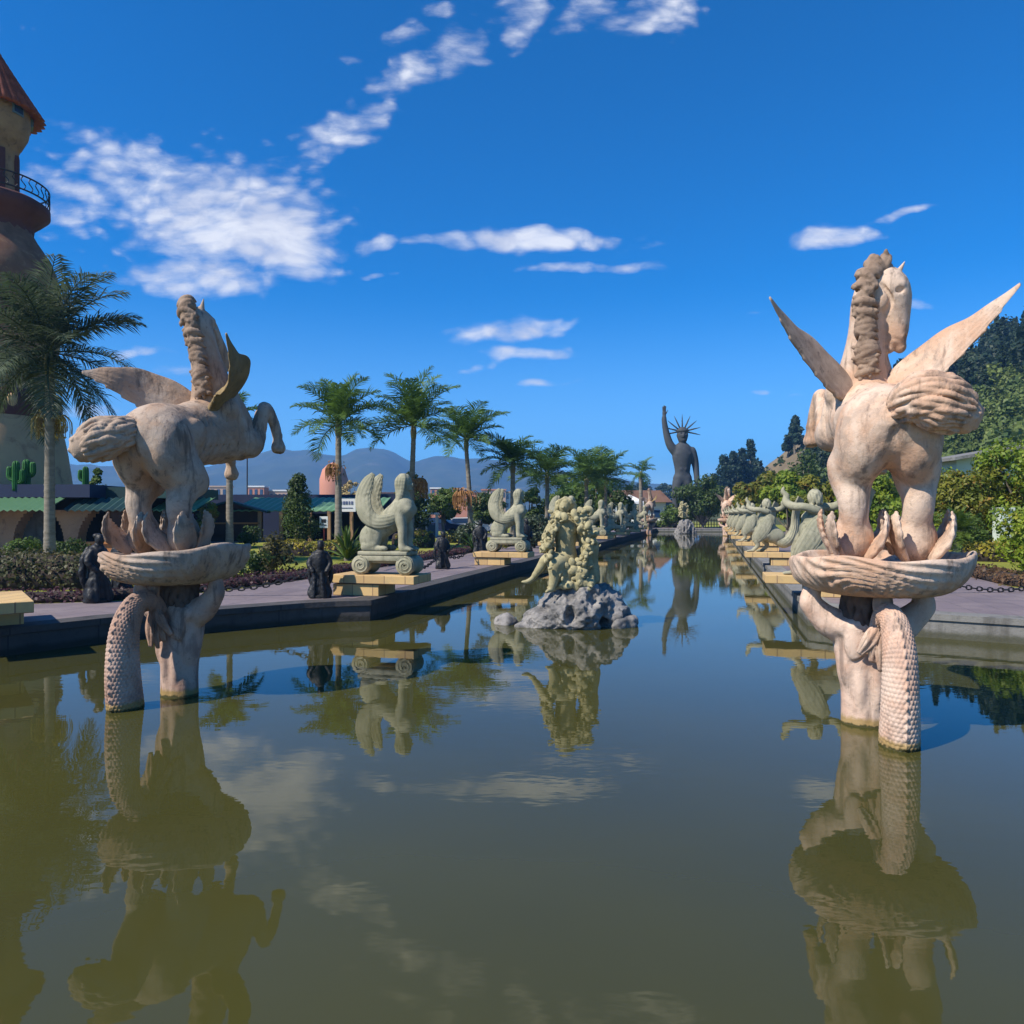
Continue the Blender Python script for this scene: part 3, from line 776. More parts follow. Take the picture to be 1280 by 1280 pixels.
def make_horse(root, m, neck, head, tail, ears, mane, stone, wing_stone, wing_tips, vox):
    """m = +1: raised foreleg on the left side; m = -1: on the right"""
    s = SDF((-1.05, -.85, -.06), (1.85, .85, 3.28), vox)
    s.ell((-.36, 0, 1.30), (.50, .46, .40), .1)
    s.chain([(-.35, 0, 1.30), (.05, 0, 1.36), (.45, 0, 1.46), (.85, 0, 1.56)], [.39, .35, .37, .41], .12, 3)
    s.ell((.92, 0, 1.55), (.40, .42, .44), .12)
    for q in (-1, 1):
        s.ell((-.46, q * .25, 1.16), (.33, .27, .42), .08)
        s.ell((-.32, q * .30, .95), (.26, .21, .34), .09)
        s.cone((-.22, q * .33, .90), (-.06, q * .34, .80), .24, .17, .08)
        s.chain([(-.16, q * .33, .86), (-.36, q * .32, .56), (-.31, q * .31, .34), (-.24, q * .31, .16)], [.20, .125, .112, .125], .08, 4)
        s.ell((-.41, q * .32, .58), (.085, .095, .11), .05)                        # hock
        s.ell((-.10, q * .31, .09), (.30, .19, .15), .05); s.ell((-.26, q * .31, .17), (.19, .215, .24), .05)
        s.cone((-.84, q * .01, 1.20), (-.80, q * .01, .70), .015, .05, .09, cut=True)
        s.cone((-.30, q * .50, 1.45), (-.05, q * .46, .98), .03, .03, .07, cut=True)   # flank crease
        s.ell((.88, q * .27, 1.52), (.30, .20, .36), .08)                        # shoulder
        s.cone((.72, q * .44, 1.85), (.80, q * .46, 1.28), .02, .02, .06, cut=True)
        for e in range(5): s.cone((.12 + .13 * e, q * (.36 + .01 * e), 1.60), (.06 + .13 * e, q * .35, 1.18), .006, .012, .035, cut=True)   # ribs
        s.ell((-.12, q * .40, 1.40), (.16, .08, .16), .06); s.ell((.62, q * .36, 1.78), (.18, .12, .14), .06); s.ell((1.08, q * .22, 1.36), (.16, .16, .22), .06)
    for q in (m, -m):
        raised = q == m
        if raised: P = [(.98, q * .30, 1.40), (1.20, q * .37, 1.38), (1.40, q * .41, 1.86), (1.56, q * .47, 1.70), (1.62, q * .50, 1.50)]
        else: P = [(.98, q * .30, 1.36), (1.22, q * .33, 1.26), (1.48, q * .33, 1.44), (1.56, q * .33, 1.26), (1.60, q * .33, 1.14)]
        s.chain(P, [.23, .140, .088, .068, .060], .035, 4)
        e = npa(*P[-1]); s.ell(P[2], (.10, .095, .10), .03); s.ell(e - npa(0, 0, -.02), (.078, .078, .06), .02)
        s.cone(e + npa(0, 0, -.03), e + npa(.02, 0, -.14), .070, .110, .02); s.ell(e + npa(-.02, 0, -.26), (.085, .08, .05), .02, cut=True)
    s.chain(neck[0], neck[1], .09, 4)
    s.chain(head[0], head[1], .05, 3)
    P, Q = npa(*head[0][0]), npa(*head[0][-1]); ax = unit(Q - P)
    side = unit(np.cross(ax, npa(*ears[2]))); front = npa(*ears[2]); front = unit(front - (front @ ax) * ax)
    L = np.linalg.norm(Q - P)
    hr, mr = head[1][1], head[1][-1]
    for q in (-1, 1):
        E = P + ax * L * .30 + front * hr * .42 + side * q * hr * .86
        s.ell(E, (.046, .046, .036), .04, cut=True); s.ell(E - side * q * .016, (.036, .040, .026), .016)     # eye in its socket
        s.cone(E + front * .05 - ax * .055, E - front * .06 - ax * .045, .034, .024, .03)                      # brow
        s.ell(P + ax * L * .36 - front * hr * .50 + side * q * hr * .45, (.115, .105, .14), .025)             # cheek
        K = [P + ax * L * .14 - front * hr * .35 + side * q * hr * .92, P + ax * L * .40 - front * hr * .05 + side * q * hr * .90, P + ax * L * .62 - front * hr * .35 + side * q * hr * .70]
        s.chain(K, [.016, .020, .016], .025, 4, cut=True)
        s.cone(P + ax * L * .42 + side * q * hr * .55 + front * hr * .30, Q + side * q * mr * .70 + front * mr * .3, .040, .030, .03)   # nose bone
        s.ell(Q + front * mr * .55 + side * q * mr * .62, (.05, .05, .045), .02); s.ell(Q + front * mr * .80 + side * q * mr * .78 + ax * .02, (.026, .026, .030), .01, cut=True)
        s.cone(Q + side * q * mr * 1.0 + front * mr * .5 + ax * .085, Q + side * q * mr * .95 - front * mr * .8 - ax * .02, .014, .014, .014, cut=True)   # mouth
    s.cone(Q - front * .06 - ax * .02, Q - front * .085 + ax * .085, .062, .058, .02); s.cone(Q + front * .02 + ax * .02, Q + front * .03 + ax * .10, .085, .07, .02)                   # lower lip
    for (b, t) in (ears[0], ears[1]): s.cone(b, t, .05, .008, .02)
    body = s.build('horse_body', stone, root, lambda V: .006 * fbm(V * 7, 3, 2)[:, None] * unit_rows(V - V.mean(0)))
    # mane: two columns of rolled locks down the crest of the neck
    C = catmull(mane[0], 11); lo = C.min(0) - .3; hi = C.max(0) + .3
    s = SDF(lo, hi, vox * .8); T = np.gradient(C, axis=0); T /= np.linalg.norm(T, axis=1)[:, None]
    bk = unit(mane[1]); g = np.random.default_rng(5)
    for i in range(len(C) - 1): s.cone(C[i], C[i + 1], .06, .06, .02)
    for i in range(0, len(C) - 1, 2):
        sd = unit(np.cross(T[i], bk)); tl = g.uniform(-.05, .05); w = g.uniform(.62, 1.05); o = C[i] + bk * .02
        A_ = [o - sd * .12 * w - T[i] * (.05 + tl), o - sd * .10 * w + bk * .06 - T[i] * tl, o + bk * .105 * w + T[i] * .01, o + sd * .085 * w + bk * .065 + T[i] * tl, o + sd * .13 * w - T[i] * (.04 - tl)]
        if g.random() < .5: A_ = A_[::-1]
        s.chain(A_, [.016, .038, .044, .036, .012], .006, 3)
        for q in range(3):
            u = g.uniform(-1, 1); p = o + sd * .10 * u + bk * (.095 - .05 * abs(u)) + T[i] * g.uniform(-.04, .04); d = unit(sd * g.uniform(-1, 1) + T[i] * g.uniform(-1, .2))
            s.chain([p, p + d * .045 + bk * .02, p + d * .08], [.022, .024, .008], .005, 2)
    s.build('mane', M['mane'], root)
    # tail
    s = SDF(np.min(tail[0], 0) - .5, np.max(tail[0], 0) + .5, vox * .72)
    hair_bundle(s, tail[0], tail[1], 64, .027, .017, 2.0, 11, .86, .5, .005)
    E = npa(*tail[0][-1])
    for q in range(26):
        d = g.normal(size=3); d /= np.linalg.norm(d); s.ell(E + d * tail[1][-1] * .75, (.05, .04, .035), .008)
    s.build('tail', stone if m > 0 else M['hair'], root)
    for q, tip in zip((1, -1), wing_tips):
        if len(tip) == 3:
            P = [(.62, q * .10, 1.70), (.40, q * .33, 1.86), (.10, q * .62, 2.00 + .20 * (tip[2] - 2.2)), (-.28, q * (abs(tip[1]) * .78), 2.12 + .48 * (tip[2] - 2.2)), tip]
            feather_wing(root, P, [.17, .25, .27, .15, .018], [.11, .085, .055, .035, .010], (.55, 0, .9), 'wing', wing_stone[0 if q == 1 else 1])
        else:
            feather_wing(root, tip[:5], tip[5], tip[6], tip[7], 'wing', wing_stone[0 if q == 1 else 1])
    mb = MB()
    for q in (-1, 1):
        y = q * .31
        for o in (-1, 1):
            ankle_leaf(mb, (-.33, y + o * .15, .02), (-.60, y + o * .26, .45), (-.10, o * .05, -.02), .25, up=(.8, o * .25, .5))
            ankle_leaf(mb, (-.14, y + o * .19, .04), (-.26, y + o * .32, .47), (.02, o * .05, 0), .22, up=(1, 0, .3))
    mb.build('ankle_feathers', stone, root, True)


def unit_rows(V): return V / (np.linalg.norm(V, axis=1)[:, None] + 1e-9)


def make_basin(root, stone, lift):
    N = 300
    prof = [(.02, -.40), (.30, -.40), (.52, -.39), (.70, -.352), (.82, -.285), (.895, -.20), (.93, -.115), (.945, -.045), (.935, -.008), (.91, .004), (.88, -.008), (.85, -.05), (.80, -.09), (.66, -.11), (.40, -.115), (.02, -.115)]
    D = catmull(np.array([(a, 0, b) for a, b in prof]), 4); K = len(D)
    A = 2 * np.pi * np.arange(N) / N; V = np.zeros((N, K, 3))
    s = np.arange(K) / (K - 1); out = np.clip(1 - np.abs(s - .33) / .30, 0, 1) ** .6
    for j in range(K):
        r, z = D[j, 0], D[j, 2]
        # long hair-like grooves sweeping up to the rim, in four bundles with calmer panels between them
        wv = .8 + .45 * np.sin(2 * A + 1.0) + .2 * np.sin(5 * A)
        ph = 38 * z * wv + 7 * A + 1.3 * np.sin(3 * A + 9 * z)
        g = .020 * np.sin(ph * 2.6) * out[j] * np.clip(.55 + .7 * np.sin(2 * A + 2.2), .12, 1)
        g = g + .010 * np.sin(44 * A + 34 * z + 2 * np.sin(3 * A)) * out[j] * np.clip(-z * 4, 0, 1)
        rim = .022 * np.sin(3 * A + .6) + .012 * np.sin(7 * A + 2) + lift * np.cos(A + 1.35)
        w = np.clip((r - .45) / .45, 0, 1) ** 2
        V[:, j, 0] = (r + g) * np.cos(A) * 1.0; V[:, j, 1] = (r + g) * np.sin(A) * 1.0; V[:, j, 2] = z + rim * w
    i = np.arange(N)[:, None] * K; i2 = ((np.arange(N) + 1) % N)[:, None] * K; j = np.arange(K - 1)[None]
    F = np.stack([i + j, i2 + j, i2 + j + 1, i + j + 1], 2).reshape(-1, 4)
    return link('shell_basin', to_mesh('shell_basin', V.reshape(-1, 3), F, stone), root, (0, 0, BH))


def make_merman(root, m, stone, off, vox):
    """figure seen from behind, sunk to the waist, both hands up under the basin; m mirrors the tail"""
    ox, oy = off
    s = SDF((ox - .55, oy - .95, -.22), (ox + .55, oy + .95, BH - .18), vox)
    def P(x, y, z): return npa(ox + x, oy + y, z)
    fb = ((1, 0, 0), .78)
    s.chain([P(0, 0, -.2), P(0, 0, .10), P(.0, 0, .35), P(.01, 0, .62), P(.02, 0, .84), P(.03, 0, .98)], [.235, .225, .225, .265, .30, .235], .06, 4, fb)
    for q in (-1, 1):
        s.chain([P(.02, q * .24, .95), P(.0, q * .42, 1.03), P(-.02, q * .60, 1.20)], [.145, .125, .092], .06, 4)
        s.chain([P(-.02, q * .60, 1.20), P(.02, q * .56, 1.34), P(.06, q * .49, 1.50)], [.096, .080, .062], .04, 4)
        s.ell(P(-.03, q * .38, 1.0), (.13, .14, .13), .05)
        s.ell(P(-.215, q * .15, .83), (.055, .105, .16), .07); s.cone(P(-.19, q * .06, 1.0), P(-.15, q * .26, .98), .06, .07, .07); s.cone(P(-.225, q * .07, .70), P(-.20, q * .22, .60), .010, .014, .03, cut=True)                      # shoulder blade
        s.ell(P(-.175, q * .085, .42), (.055, .065, .24), .03); s.ell(P(-.05, q * .22, .58), (.12, .07, .20), .06)
        h = P(.07, q * .48, 1.50)                                               # palm and fingers under the bowl
        s.ell(h, (.075, .06, .05), .02)
        for f in range(4): s.cone(h + npa(-.05 + .035 * f, -q * .03, .01), h + npa(-.07 + .045 * f, -q * .14, .06), .02, .015, .01)
        s.cone(h + npa(-.04, q * .02, 0), h + npa(-.12, -q * .02, .03), .02, .016, .01)
    s.cone(P(-.262, 0, .92), P(-.232, 0, .05), .028, .030, .03, cut=True)         # spine groove
    s.chain([P(.03, 0, 1.0), P(.05, 0, 1.15)], [.12, .11], .05)
    s.ell(P(.06, 0, 1.24), (.155, .125, .17), .03); s.cone(P(.19, -.02 * m, 1.22), P(.235, -.02 * m, 1.20), .03, .03, .03)
    s.cone(P(.16, 0, 1.12), P(.20, 0, 1.10), .06, .07, .03)
    s.build('merman_figure', stone, root, lambda V: .004 * fbm(V * 9, 3, 4)[:, None] * unit_rows(V - V.mean(0)))
    s = SDF((ox - .5, oy - .45, .40), (ox + .45, oy + .45, BH - .2), vox * .75)
    s.ell(P(.02, 0, 1.28), (.215, .205, .17), .03)
    g = np.random.default_rng(3)
    for q in range(34):
        a = g.uniform(R(60), R(300)); c, d = math.cos(a), math.sin(a)
        x0, y0 = .02 + .20 * c, .20 * d
        end = 1.02 - g.uniform(0, .16)
        pts = [P(.02 + .08 * c, .08 * d, 1.42), P(x0, y0, 1.32), P(x0 + .03 * c, y0 * 1.12, 1.16), P(-.12 + .10 * c, y0 * 1.25, end)]
        strand(s, pts, .032, .020, 2.6, q, .010, 15)
    s.build('hair', M['dark_hair'], root)
    # scaly tail rising out of the water behind the figure and bending over to its back
    ty = oy - m * .17
    path = [(ox - .70, ty, -.35), (ox - .78, ty, .05), (ox - .82, ty, .45), (ox - .78, ty, .85), (ox - .62, ty + m * .02, 1.10), (ox - .42, ty + m * .07, 1.13), (ox - .25, oy - m * .05, 1.0)]
    def scales(s_, a, V):
        rows = 62; u = s_ * rows; w = a / (2 * math.pi) * 26 + .5 * np.floor(u)
        du = np.mod(u, 1) - .5; dw = np.mod(w, 1) - .5
        sc = .011 * np.clip(1 - (du * 1.5) ** 2 - (dw * 2) ** 2, 0, 1) * np.clip(1.15 - s_ * .5, 0, 1) + .004 * du
        ridge = .028 * np.exp(-((np.mod(a + math.pi, 2 * math.pi) - math.pi - math.pi) % (2 * math.pi) * 1.0 - 0) ** 2 / .02) * (.5 + .5 * np.sin(u * 3.0))
        return sc + ridge
    V, F = sweep(path, [.23, .235, .22, .185, .14, .11, .07], [.185, .18, .165, .15, .125, .10, .06], (1, 0, .25), n=128, sub=52, disp=scales)
    tl = link('fish_tail', to_mesh('fish_tail', V, F, stone), root)
    mb = MB()
    def rays(s_, a, V): return .012 * np.sin(26 * np.cos(a)) * np.sin(np.pi * np.clip(s_, 0, 1)) 
    for tip, w in (((ox - .30, oy - m * .12, 1.42), .13), ((ox - .27, oy - m * .02, .66), .12), ((ox - .30, oy + m * .12, .74), .10), ((ox - .33, oy - m * .18, .60), .10), ((ox - .29, oy - m * .10, .58), .09)):
        b = npa(ox - .36, oy - m * .09, 1.06); t = npa(*tip)
        V, F = sweep([b, b * .5 + t * .5 + npa(-.04, 0, 0), t], [.05, w * .75, w * .35], [.05, .028, .012], (0.1, 1, 0), n=30, sub=10, disp=rays); mb.add(V, F)
    mb.build('tail_fin', stone, tl, True)


def fountain(label, loc, m, stone, wing_stone, neck, head, tail, ears, mane, wing_tips, lift, off, vox):
    r = thing('winged_horse_fountain', label, 'fountain statue', loc, TH, 'winged horse fountains held up by mermen')
    hr = bpy.data.objects.new('horse', None)
    holder = []
    before = set(bpy.data.objects)
    make_horse(r, m, neck, head, tail, ears, mane, stone, wing_stone, wing_tips, vox)
    for o in set(bpy.data.objects) - before:
        if o.parent == r: o.location.z = BH
    bpy.data.objects.remove(hr)
    # mane, tail and feathers belong to the horse
    ch = {o.name.split('.')[0]: o for o in r.children}
    for o in list(r.children):
        if o.name.split('.')[0] in ('mane', 'tail', 'ankle_feathers', 'wing'):
            o.parent = ch['horse_body']; o.location.z = 0
    ch['horse_body'].scale = (1, 1, .955); r.scale = ((.89, .89, 1) if m > 0 else (.855, .855, 1))
    make_basin(r, stone, lift); make_merman(r, m, M['wet_pink'] if m > 0 else M['wet_grey'], off, vox)
    return r


VX = .0125
FR = fountain('pale pink winged horse fountain nearest on the right, its head hanging down beside the neck', (gx(1098, 7.37), 7.37, 0), 1, M['pink'], (M['hair'], M['pink']),
    ([(.80, 0, 1.78), (.68, .02, 2.12), (.58, .01, 2.45), (.52, .0, 2.78), (.50, -.07, 3.0)], [.36, .225, .17, .155, .135]),
    ([(.50, -.15, 3.03), (.50, -.23, 2.86), (.52, -.29, 2.60), (.53, -.29, 2.36)], [.145, .205, .138, .112]),
    ([(-.76, -.05, 1.42), (-.92, -.20, 1.50), (-.95, -.38, 1.44), (-.90, -.58, 1.34)], [.15, .235, .265, .20]),
    (((.50, -.28, 3.03), (.47, -.38, 3.19)), ((.58, -.18, 3.08), (.60, -.22, 3.20)), (0, -1, .1)),
    ([(.50, .02, 1.98), (.45, .02, 2.2), (.40, .05, 2.5), (.36, .07, 2.80), (.40, .02, 3.03), (.47, -.10, 3.15), (.50, -.20, 3.13)], (-1, .30, 0)),
    [(-.60, 1.20, 2.62), (-.66, -1.16, 2.56)], .02, (0.0, .13), VX)
FLN = fountain('greyish pink winged horse fountain nearest on the left, neck thrown back, tail flying left', (gx(222, 8.59), 8.59, 0), -1, M['grey_pink'], (M['grey_pink'], M['brown_wing']),
    ([(.80, -.04, 1.78), (.66, -.04, 2.10), (.58, -.0, 2.42), (.52, .05, 2.72), (.48, .10, 2.92)], [.36, .225, .17, .15, .13]),
    ([(.50, .10, 2.95), (.64, .07, 2.86), (.84, .03, 2.66), (.97, .0, 2.46)], [.13, .15, .11, .095]),
    ([(-.76, .04, 1.36), (-.90, .12, 1.32), (-1.02, .28, 1.25), (-1.10, .44, 1.17)], [.14, .185, .235, .20]),
    (((.44, .18, 2.97), (.38, .30, 3.08)), ((.52, .03, 3.02), (.52, -.01, 3.19)), (.75, 0, .65)),
    ([(.46, -.10, 1.92), (.42, -.10, 2.15), (.39, -.05, 2.45), (.36, .02, 2.75), (.36, .10, 2.98), (.40, .14, 3.10)], (-1, 0, .25)),
    [(-.52, 1.08, 2.12), ((.50, -.12, 1.66), (.50, -.38, 1.92), (.42, -.60, 2.10), (.18, -.76, 2.26), (-.10, -.84, 2.56), [.16, .33, .36, .20, .02], [.10, .07, .05, .035, .012], (1, .3, .15))], .055, (0.0, -.03), VX)
# smaller copies of the pair stand at the far end of the pool
far_horse_l = clone(FLN, (gx(812, 74), 74, 0), TH, 'far winged horse fountain at the end of the left sphinx row')
far_horse_r = clone(FR, (gx(908, 72), 72, 0), TH, 'far winged horse fountain at the end of the right row')

# ------------------------------------------------------------------ sphinxes on scroll bases, and their stone plinths
def spiral(mb, c, r, turns, yn, th):
    t = np.linspace(0, 1, 46); a = -t * turns * 2 * math.pi + math.pi / 2; q = r * (1 - .80 * t)
    P = np.stack([c[0] + q * np.cos(a), np.full_like(t, c[1]), c[2] + q * np.sin(a)], 1)
    mb.tube(P, th, 6)


def make_sphinx(label, loc, rotz, vox=.02):
    r = thing('sphinx', label, 'sphinx', loc, rotz, 'stone sphinxes along the left pool edge')
    mb = MB()
    for x in (-1, 1):
        A = np.linspace(0, 2 * math.pi, 40, endpoint=False)
        prof = [(.02, -.30), (.155, -.30), (.165, -.285), (.200, -.285), (.205, -.27), (.19, -.12), (.165, 0), (.19, .12), (.205, .27), (.200, .285), (.165, .285), (.155, .30), (.02, .30)]
        w = MB(); w.lathe(prof, n=40); w.xform([[1, 0, 0], [0, 0, 1], [0, 1, 0]], (x * .50, 0, .205)); mb.add(w.V[0], w.F)
        for y in (-.292, .292): spiral(mb, (x * .50, y, .205), .185, 2.2, 0, .020)
    mb.box((0, 0, .345), (.50, .288, .062), bev=.02); mb.box((0, 0, .448), (.56, .30, .042), bev=.02); mb.box((0, .0, .27), (.36, .22, .03), bev=.02)
    mb.build('scroll_base', M['sphinx'], r, True)
    s = SDF((-.72, -.36, .44), (.72, .36, 2.20), vox * .72)
    s.chain([(-.36, 0, .80), (-.20, 0, .96), (.06, 0, 1.12), (.28, 0, 1.30)], [.235, .215, .225, .25], .08, 3)
    s.ell((.36, 0, 1.38), (.25, .25, .28), .06)
    for q in (-1, 1):
        s.ell((-.32, q * .17, .76), (.25, .13, .29), .04); s.cone((-.06, q * .30, 1.02), (-.16, q * .31, .62), .012, .02, .03, cut=True)
        s.chain([(-.22, q * .21, .62), (-.42, q * .22, .58), (-.30, q * .22, .545), (-.02, q * .22, .545)], [.09, .085, .065, .055], .03, 3)
        s.ell((.0, q * .22, .545), (.10, .07, .06), .03)
        s.chain([(.34, q * .15, 1.22), (.40, q * .16, .95), (.40, q * .16, .66), (.42, q * .16, .55)], [.115, .092, .078, .085], .03, 4)
        s.ell((.48, q * .16, .54), (.12, .09, .065), .03)
        for f in (-1, 0, 1): s.cone((.50, q * .16 + f * .045, .54), (.60, q * .16 + f * .05, .53), .032, .028, .01)
        s.ell((.50, q * .11, 1.36), (.11, .11, .115), .04)
    s.chain([(.32, 0, 1.52), (.36, 0, 1.68), (.38, 0, 1.78)], [.15, .11, .10], .06)
    s.ell((.41, 0, 1.90), (.135, .125, .165), .03); s.ell((.545, 0, 1.88), (.04, .028, .045), .02); s.ell((.50, 0, 1.79), (.06, .06, .04), .03)
    for q in (-1, 1): s.ell((.525, q * .05, 1.92), (.03, .03, .018), .015, cut=True)
    s.ell((.55, 0, 1.815), (.03, .04, .008), .012, cut=True)
    s.chain([(-.50, 0, .62), (-.62, .10, .66), (-.60, .20, .56), (-.40, .27, .53)], [.05, .045, .04, .035], .03, 4)
    s.build('body', M['sphinx'], r)
    s = SDF((-.1, -.32, 1.10), (.60, .32, 2.20), vox * .65)
    s.ell((.36, 0, 1.96), (.165, .165, .165), .03)
    g = np.random.default_rng(2)
    for a in np.linspace(R(62), R(298), 15):
        c, d = math.cos(a), math.sin(a)
        strand(s, [(.38 + .08 * c, .08 * d, 2.10), (.36 + .165 * c, .16 * d, 1.96), (.35 + .125 * c, .155 * d, 1.74), (.32 + .10 * c, .165 * d, 1.55), (.29 + .10 * c, .16 * d, 1.43 - .05 * (c < 0))], .028, .006, 2.0, int(a * 100), .014, 14)
    s.build('hair', M['sphinx'], r)
    for q in (-1, 1):
        def disp(s_, a, V):
            c = np.cos(a); p = np.arccos(np.clip(c, -1, 1)) / math.pi
            return -.014 * np.abs(np.sin(math.pi * (p * 6 + s_ * .6))) ** .5 * np.clip(s_ * 6, 0, 1) * np.clip((1.03 - s_) * 10, 0, 1) + .008 * (np.mod(s_ * 14 + p * 2, 1) - .5) * (p < .4)
        P = [(.36, q * .17, 1.26), (.12, q * .24, 1.14), (-.16, q * .27, 1.12), (-.38, q * .27, 1.30), (-.46, q * .24, 1.62), (-.36, q * .22, 1.92), (-.24, q * .20, 2.12)]
        up = [(.5, 0, .9), (.2, 0, 1), (-.1, 0, 1), (.9, 0, .8), (1, 0, .1), (1, 0, -.5), (1, 0, -.7)]
        V, F = sweep(P, [.12, .15, .165, .19, .185, .15, .05], [.06, .065, .06, .055, .05, .045, .02], up, n=44, sub=12, disp=disp)
        link('wing', to_mesh('wing', V, F, M['sphinx']), r)
    return r


def make_plinth(label, loc, rotz, group):
    """T-shaped block plinth: x points to the pool, the upper slab overhangs the water"""
    r = thing('block_plinth', label, 'plinth', loc, rotz, group)
    mb = MB(); mb.box((-.66, 0, .12), (.52, .42, .12), bev=.008); mb.build('lower_block', M['brick'], r)
    mb = MB(); mb.box((-.28, 0, .345), (.95, .48, .085), bev=.010); mb.build('upper_slab', M['brick'], r)
    return r


def make_bird_woman(label, loc, rotz):
    r = thing('bird_woman_statue', label, 'bird statue', loc, rotz, 'bird-legged winged women along the right pool edge')
    s = SDF((-.75, -.55, -.03), (.95, .55, 2.05), .016)
    s.chain([(-.30, 0, .52), (-.05, 0, .62), (.12, 0, .86), (.10, 0, 1.12)], [.22, .27, .25, .20], .08, 3)
    for q in (-1, 1):
        s.chain([(.08, q * .17, .58), (.28 + .12 * q, q * .18, .42), (.20 + .16 * q, q * .18, .22), (.36 + .16 * q, q * .18, .06)], [.15, .10, .06, .055], .04, 3)
        for f in (-1, 0, 1): s.cone((.34 + .16 * q, q * .18, .055), (.54 + .16 * q, q * .18 + f * .09, .03), .045, .028, .02)
        s.ell((.24, q * .10, 1.20), (.10, .09, .10), .04)
        s.chain([(.06, q * .20, 1.34), (.10 + .22 * q, q * .26, 1.42), (.10 + .42 * q, q * .22, 1.43), (.10 + .56 * q, q * .16, 1.52), (.10 + .54 * q, q * .12, 1.66)], [.085, .075, .075, .07, .05], .03, 5)
        s.chain([(.10 + .54 * q, q * .12, 1.66), (.10 + .62 * q, q * .10, 1.74), (.10 + .60 * q, q * .08, 1.84)], [.05, .045, .02], .02, 3)
    s.chain([(.10, 0, 1.12), (.08, 0, 1.32), (.08, 0, 1.44), (.10, 0, 1.52)], [.20, .17, .08, .07], .05, 2)
    s.ell((.12, 0, 1.62), (.11, .105, .14), .03)
    s.build('body', M['sphinx'], r)
    s = SDF((-.25, -.3, 1.3), (.4, .3, 1.95), .015)
    s.ell((.08, 0, 1.68), (.13, .13, .12), .03)
    for a in np.linspace(R(70), R(290), 10):
        c, d = math.cos(a), math.sin(a)
        strand(s, [(.10 + .05 * c, .05 * d, 1.78), (.09 + .13 * c, .13 * d, 1.66), (.06 + .13 * c, .14 * d, 1.46)], .03, .008, 2, int(a * 50), .012, 10)
    s.build('hair', M['sphinx'], r)
    for q in (-1, 1):
        def disp(s_, a, V):
            p = np.arccos(np.clip(np.cos(a), -1, 1)) / math.pi
            return -.020 * np.abs(np.sin(math.pi * p * 7)) ** .5 * np.clip(s_ * 5, 0, 1) * np.clip((1.05 - s_) * 5, 0, 1)
        P = [(-.10, q * .22, 1.22), (.05, q * .29, 1.02), (.20, q * .31, .74), (.38, q * .28, .46), (.48, q * .22, .34)]
        V, F = sweep(P, [.12, .20, .22, .17, .07], [.05, .06, .055, .045, .02], (1, 0, .6), n=44, sub=10, disp=disp)
        link('wing', to_mesh('wing', V, F, M['sphinx']), r)
    def fan(s_, a, V): return .022 * np.sin(15 * np.arcsin(np.clip(np.cos(a), -1, 1))) * np.clip(s_ * 2.2 - .2, 0, 1)
    P = [(-.25, 0, .46), (-.48, 0, .34), (-.70, 0, .50), (-.82, 0, .86), (-.84, 0, 1.24), (-.92, 0, 1.58), (-1.02, 0, 1.80)]
    V, F = sweep(P, [.20, .21, .18, .16, .20, .34, .38], [.20, .20, .17, .13, .09, .055, .02], (0.45, 1, 0), n=52, sub=12, disp=fan)
    link('fan_tail', to_mesh('fan_tail', V, F, M['sphinx']), r)
    return r


ORD = ['nearest', 'second', 'third', 'fourth', 'fifth', 'sixth', 'seventh']
YS = [15.55 + 9.2 * k for k in range(7)]
RX, RXR = math.atan2(AXR[1], AXR[0]), math.atan2(-AXR[1], -AXR[0])
def on_edge(c, Y, v, z): e = edge(c, Y); p = e + AXR * v; return (p[0], p[1], z)
DECK = DZ + .008
sp0 = pl0 = bw0 = pr0 = None
for k, Y in enumerate(YS):
    o = ORD[k]
    lp = f'tan block plinth under the {o} sphinx of the left row, slab overhanging the pool'
    ls = f'winged stone sphinx, {o} from the camera in the row along the left pool edge'
    if k == 0: pl0 = make_plinth(lp, on_edge(CL, Y, 0, DECK), RX, 'tan block plinths under the sphinxes'); sp0 = make_sphinx(ls, on_edge(CL, Y, -.12, DECK + .43), RX)
    else: clone(pl0, on_edge(CL, Y, 0, DECK), RX, lp); clone(sp0, on_edge(CL, Y, -.12, DECK + .43), RX, ls)
    lp = f'tan block plinth under the {o} bird woman of the right row'
    ls = f'grey bird-legged winged woman, {o} from the camera in the row along the right pool edge'
    if k == 0: pr0 = make_plinth(lp, on_edge(CR, Y, 0, DECK), RXR, 'tan block plinths under the bird women'); bw0 = make_bird_woman(ls, on_edge(CR, Y, .42, DECK + .43), RXR)
    else: clone(pr0, on_edge(CR, Y, 0, DECK), RXR, lp); clone(bw0, on_edge(CR, Y, .10, DECK + .43), RXR, ls)
# one more plinth where the pool widens; its slab just enters the frame at the left
clone(pl0, (-7.75, 10.95, DECK), R(-52), 'tan block plinth cut off by the left edge of the photo, near the pool')


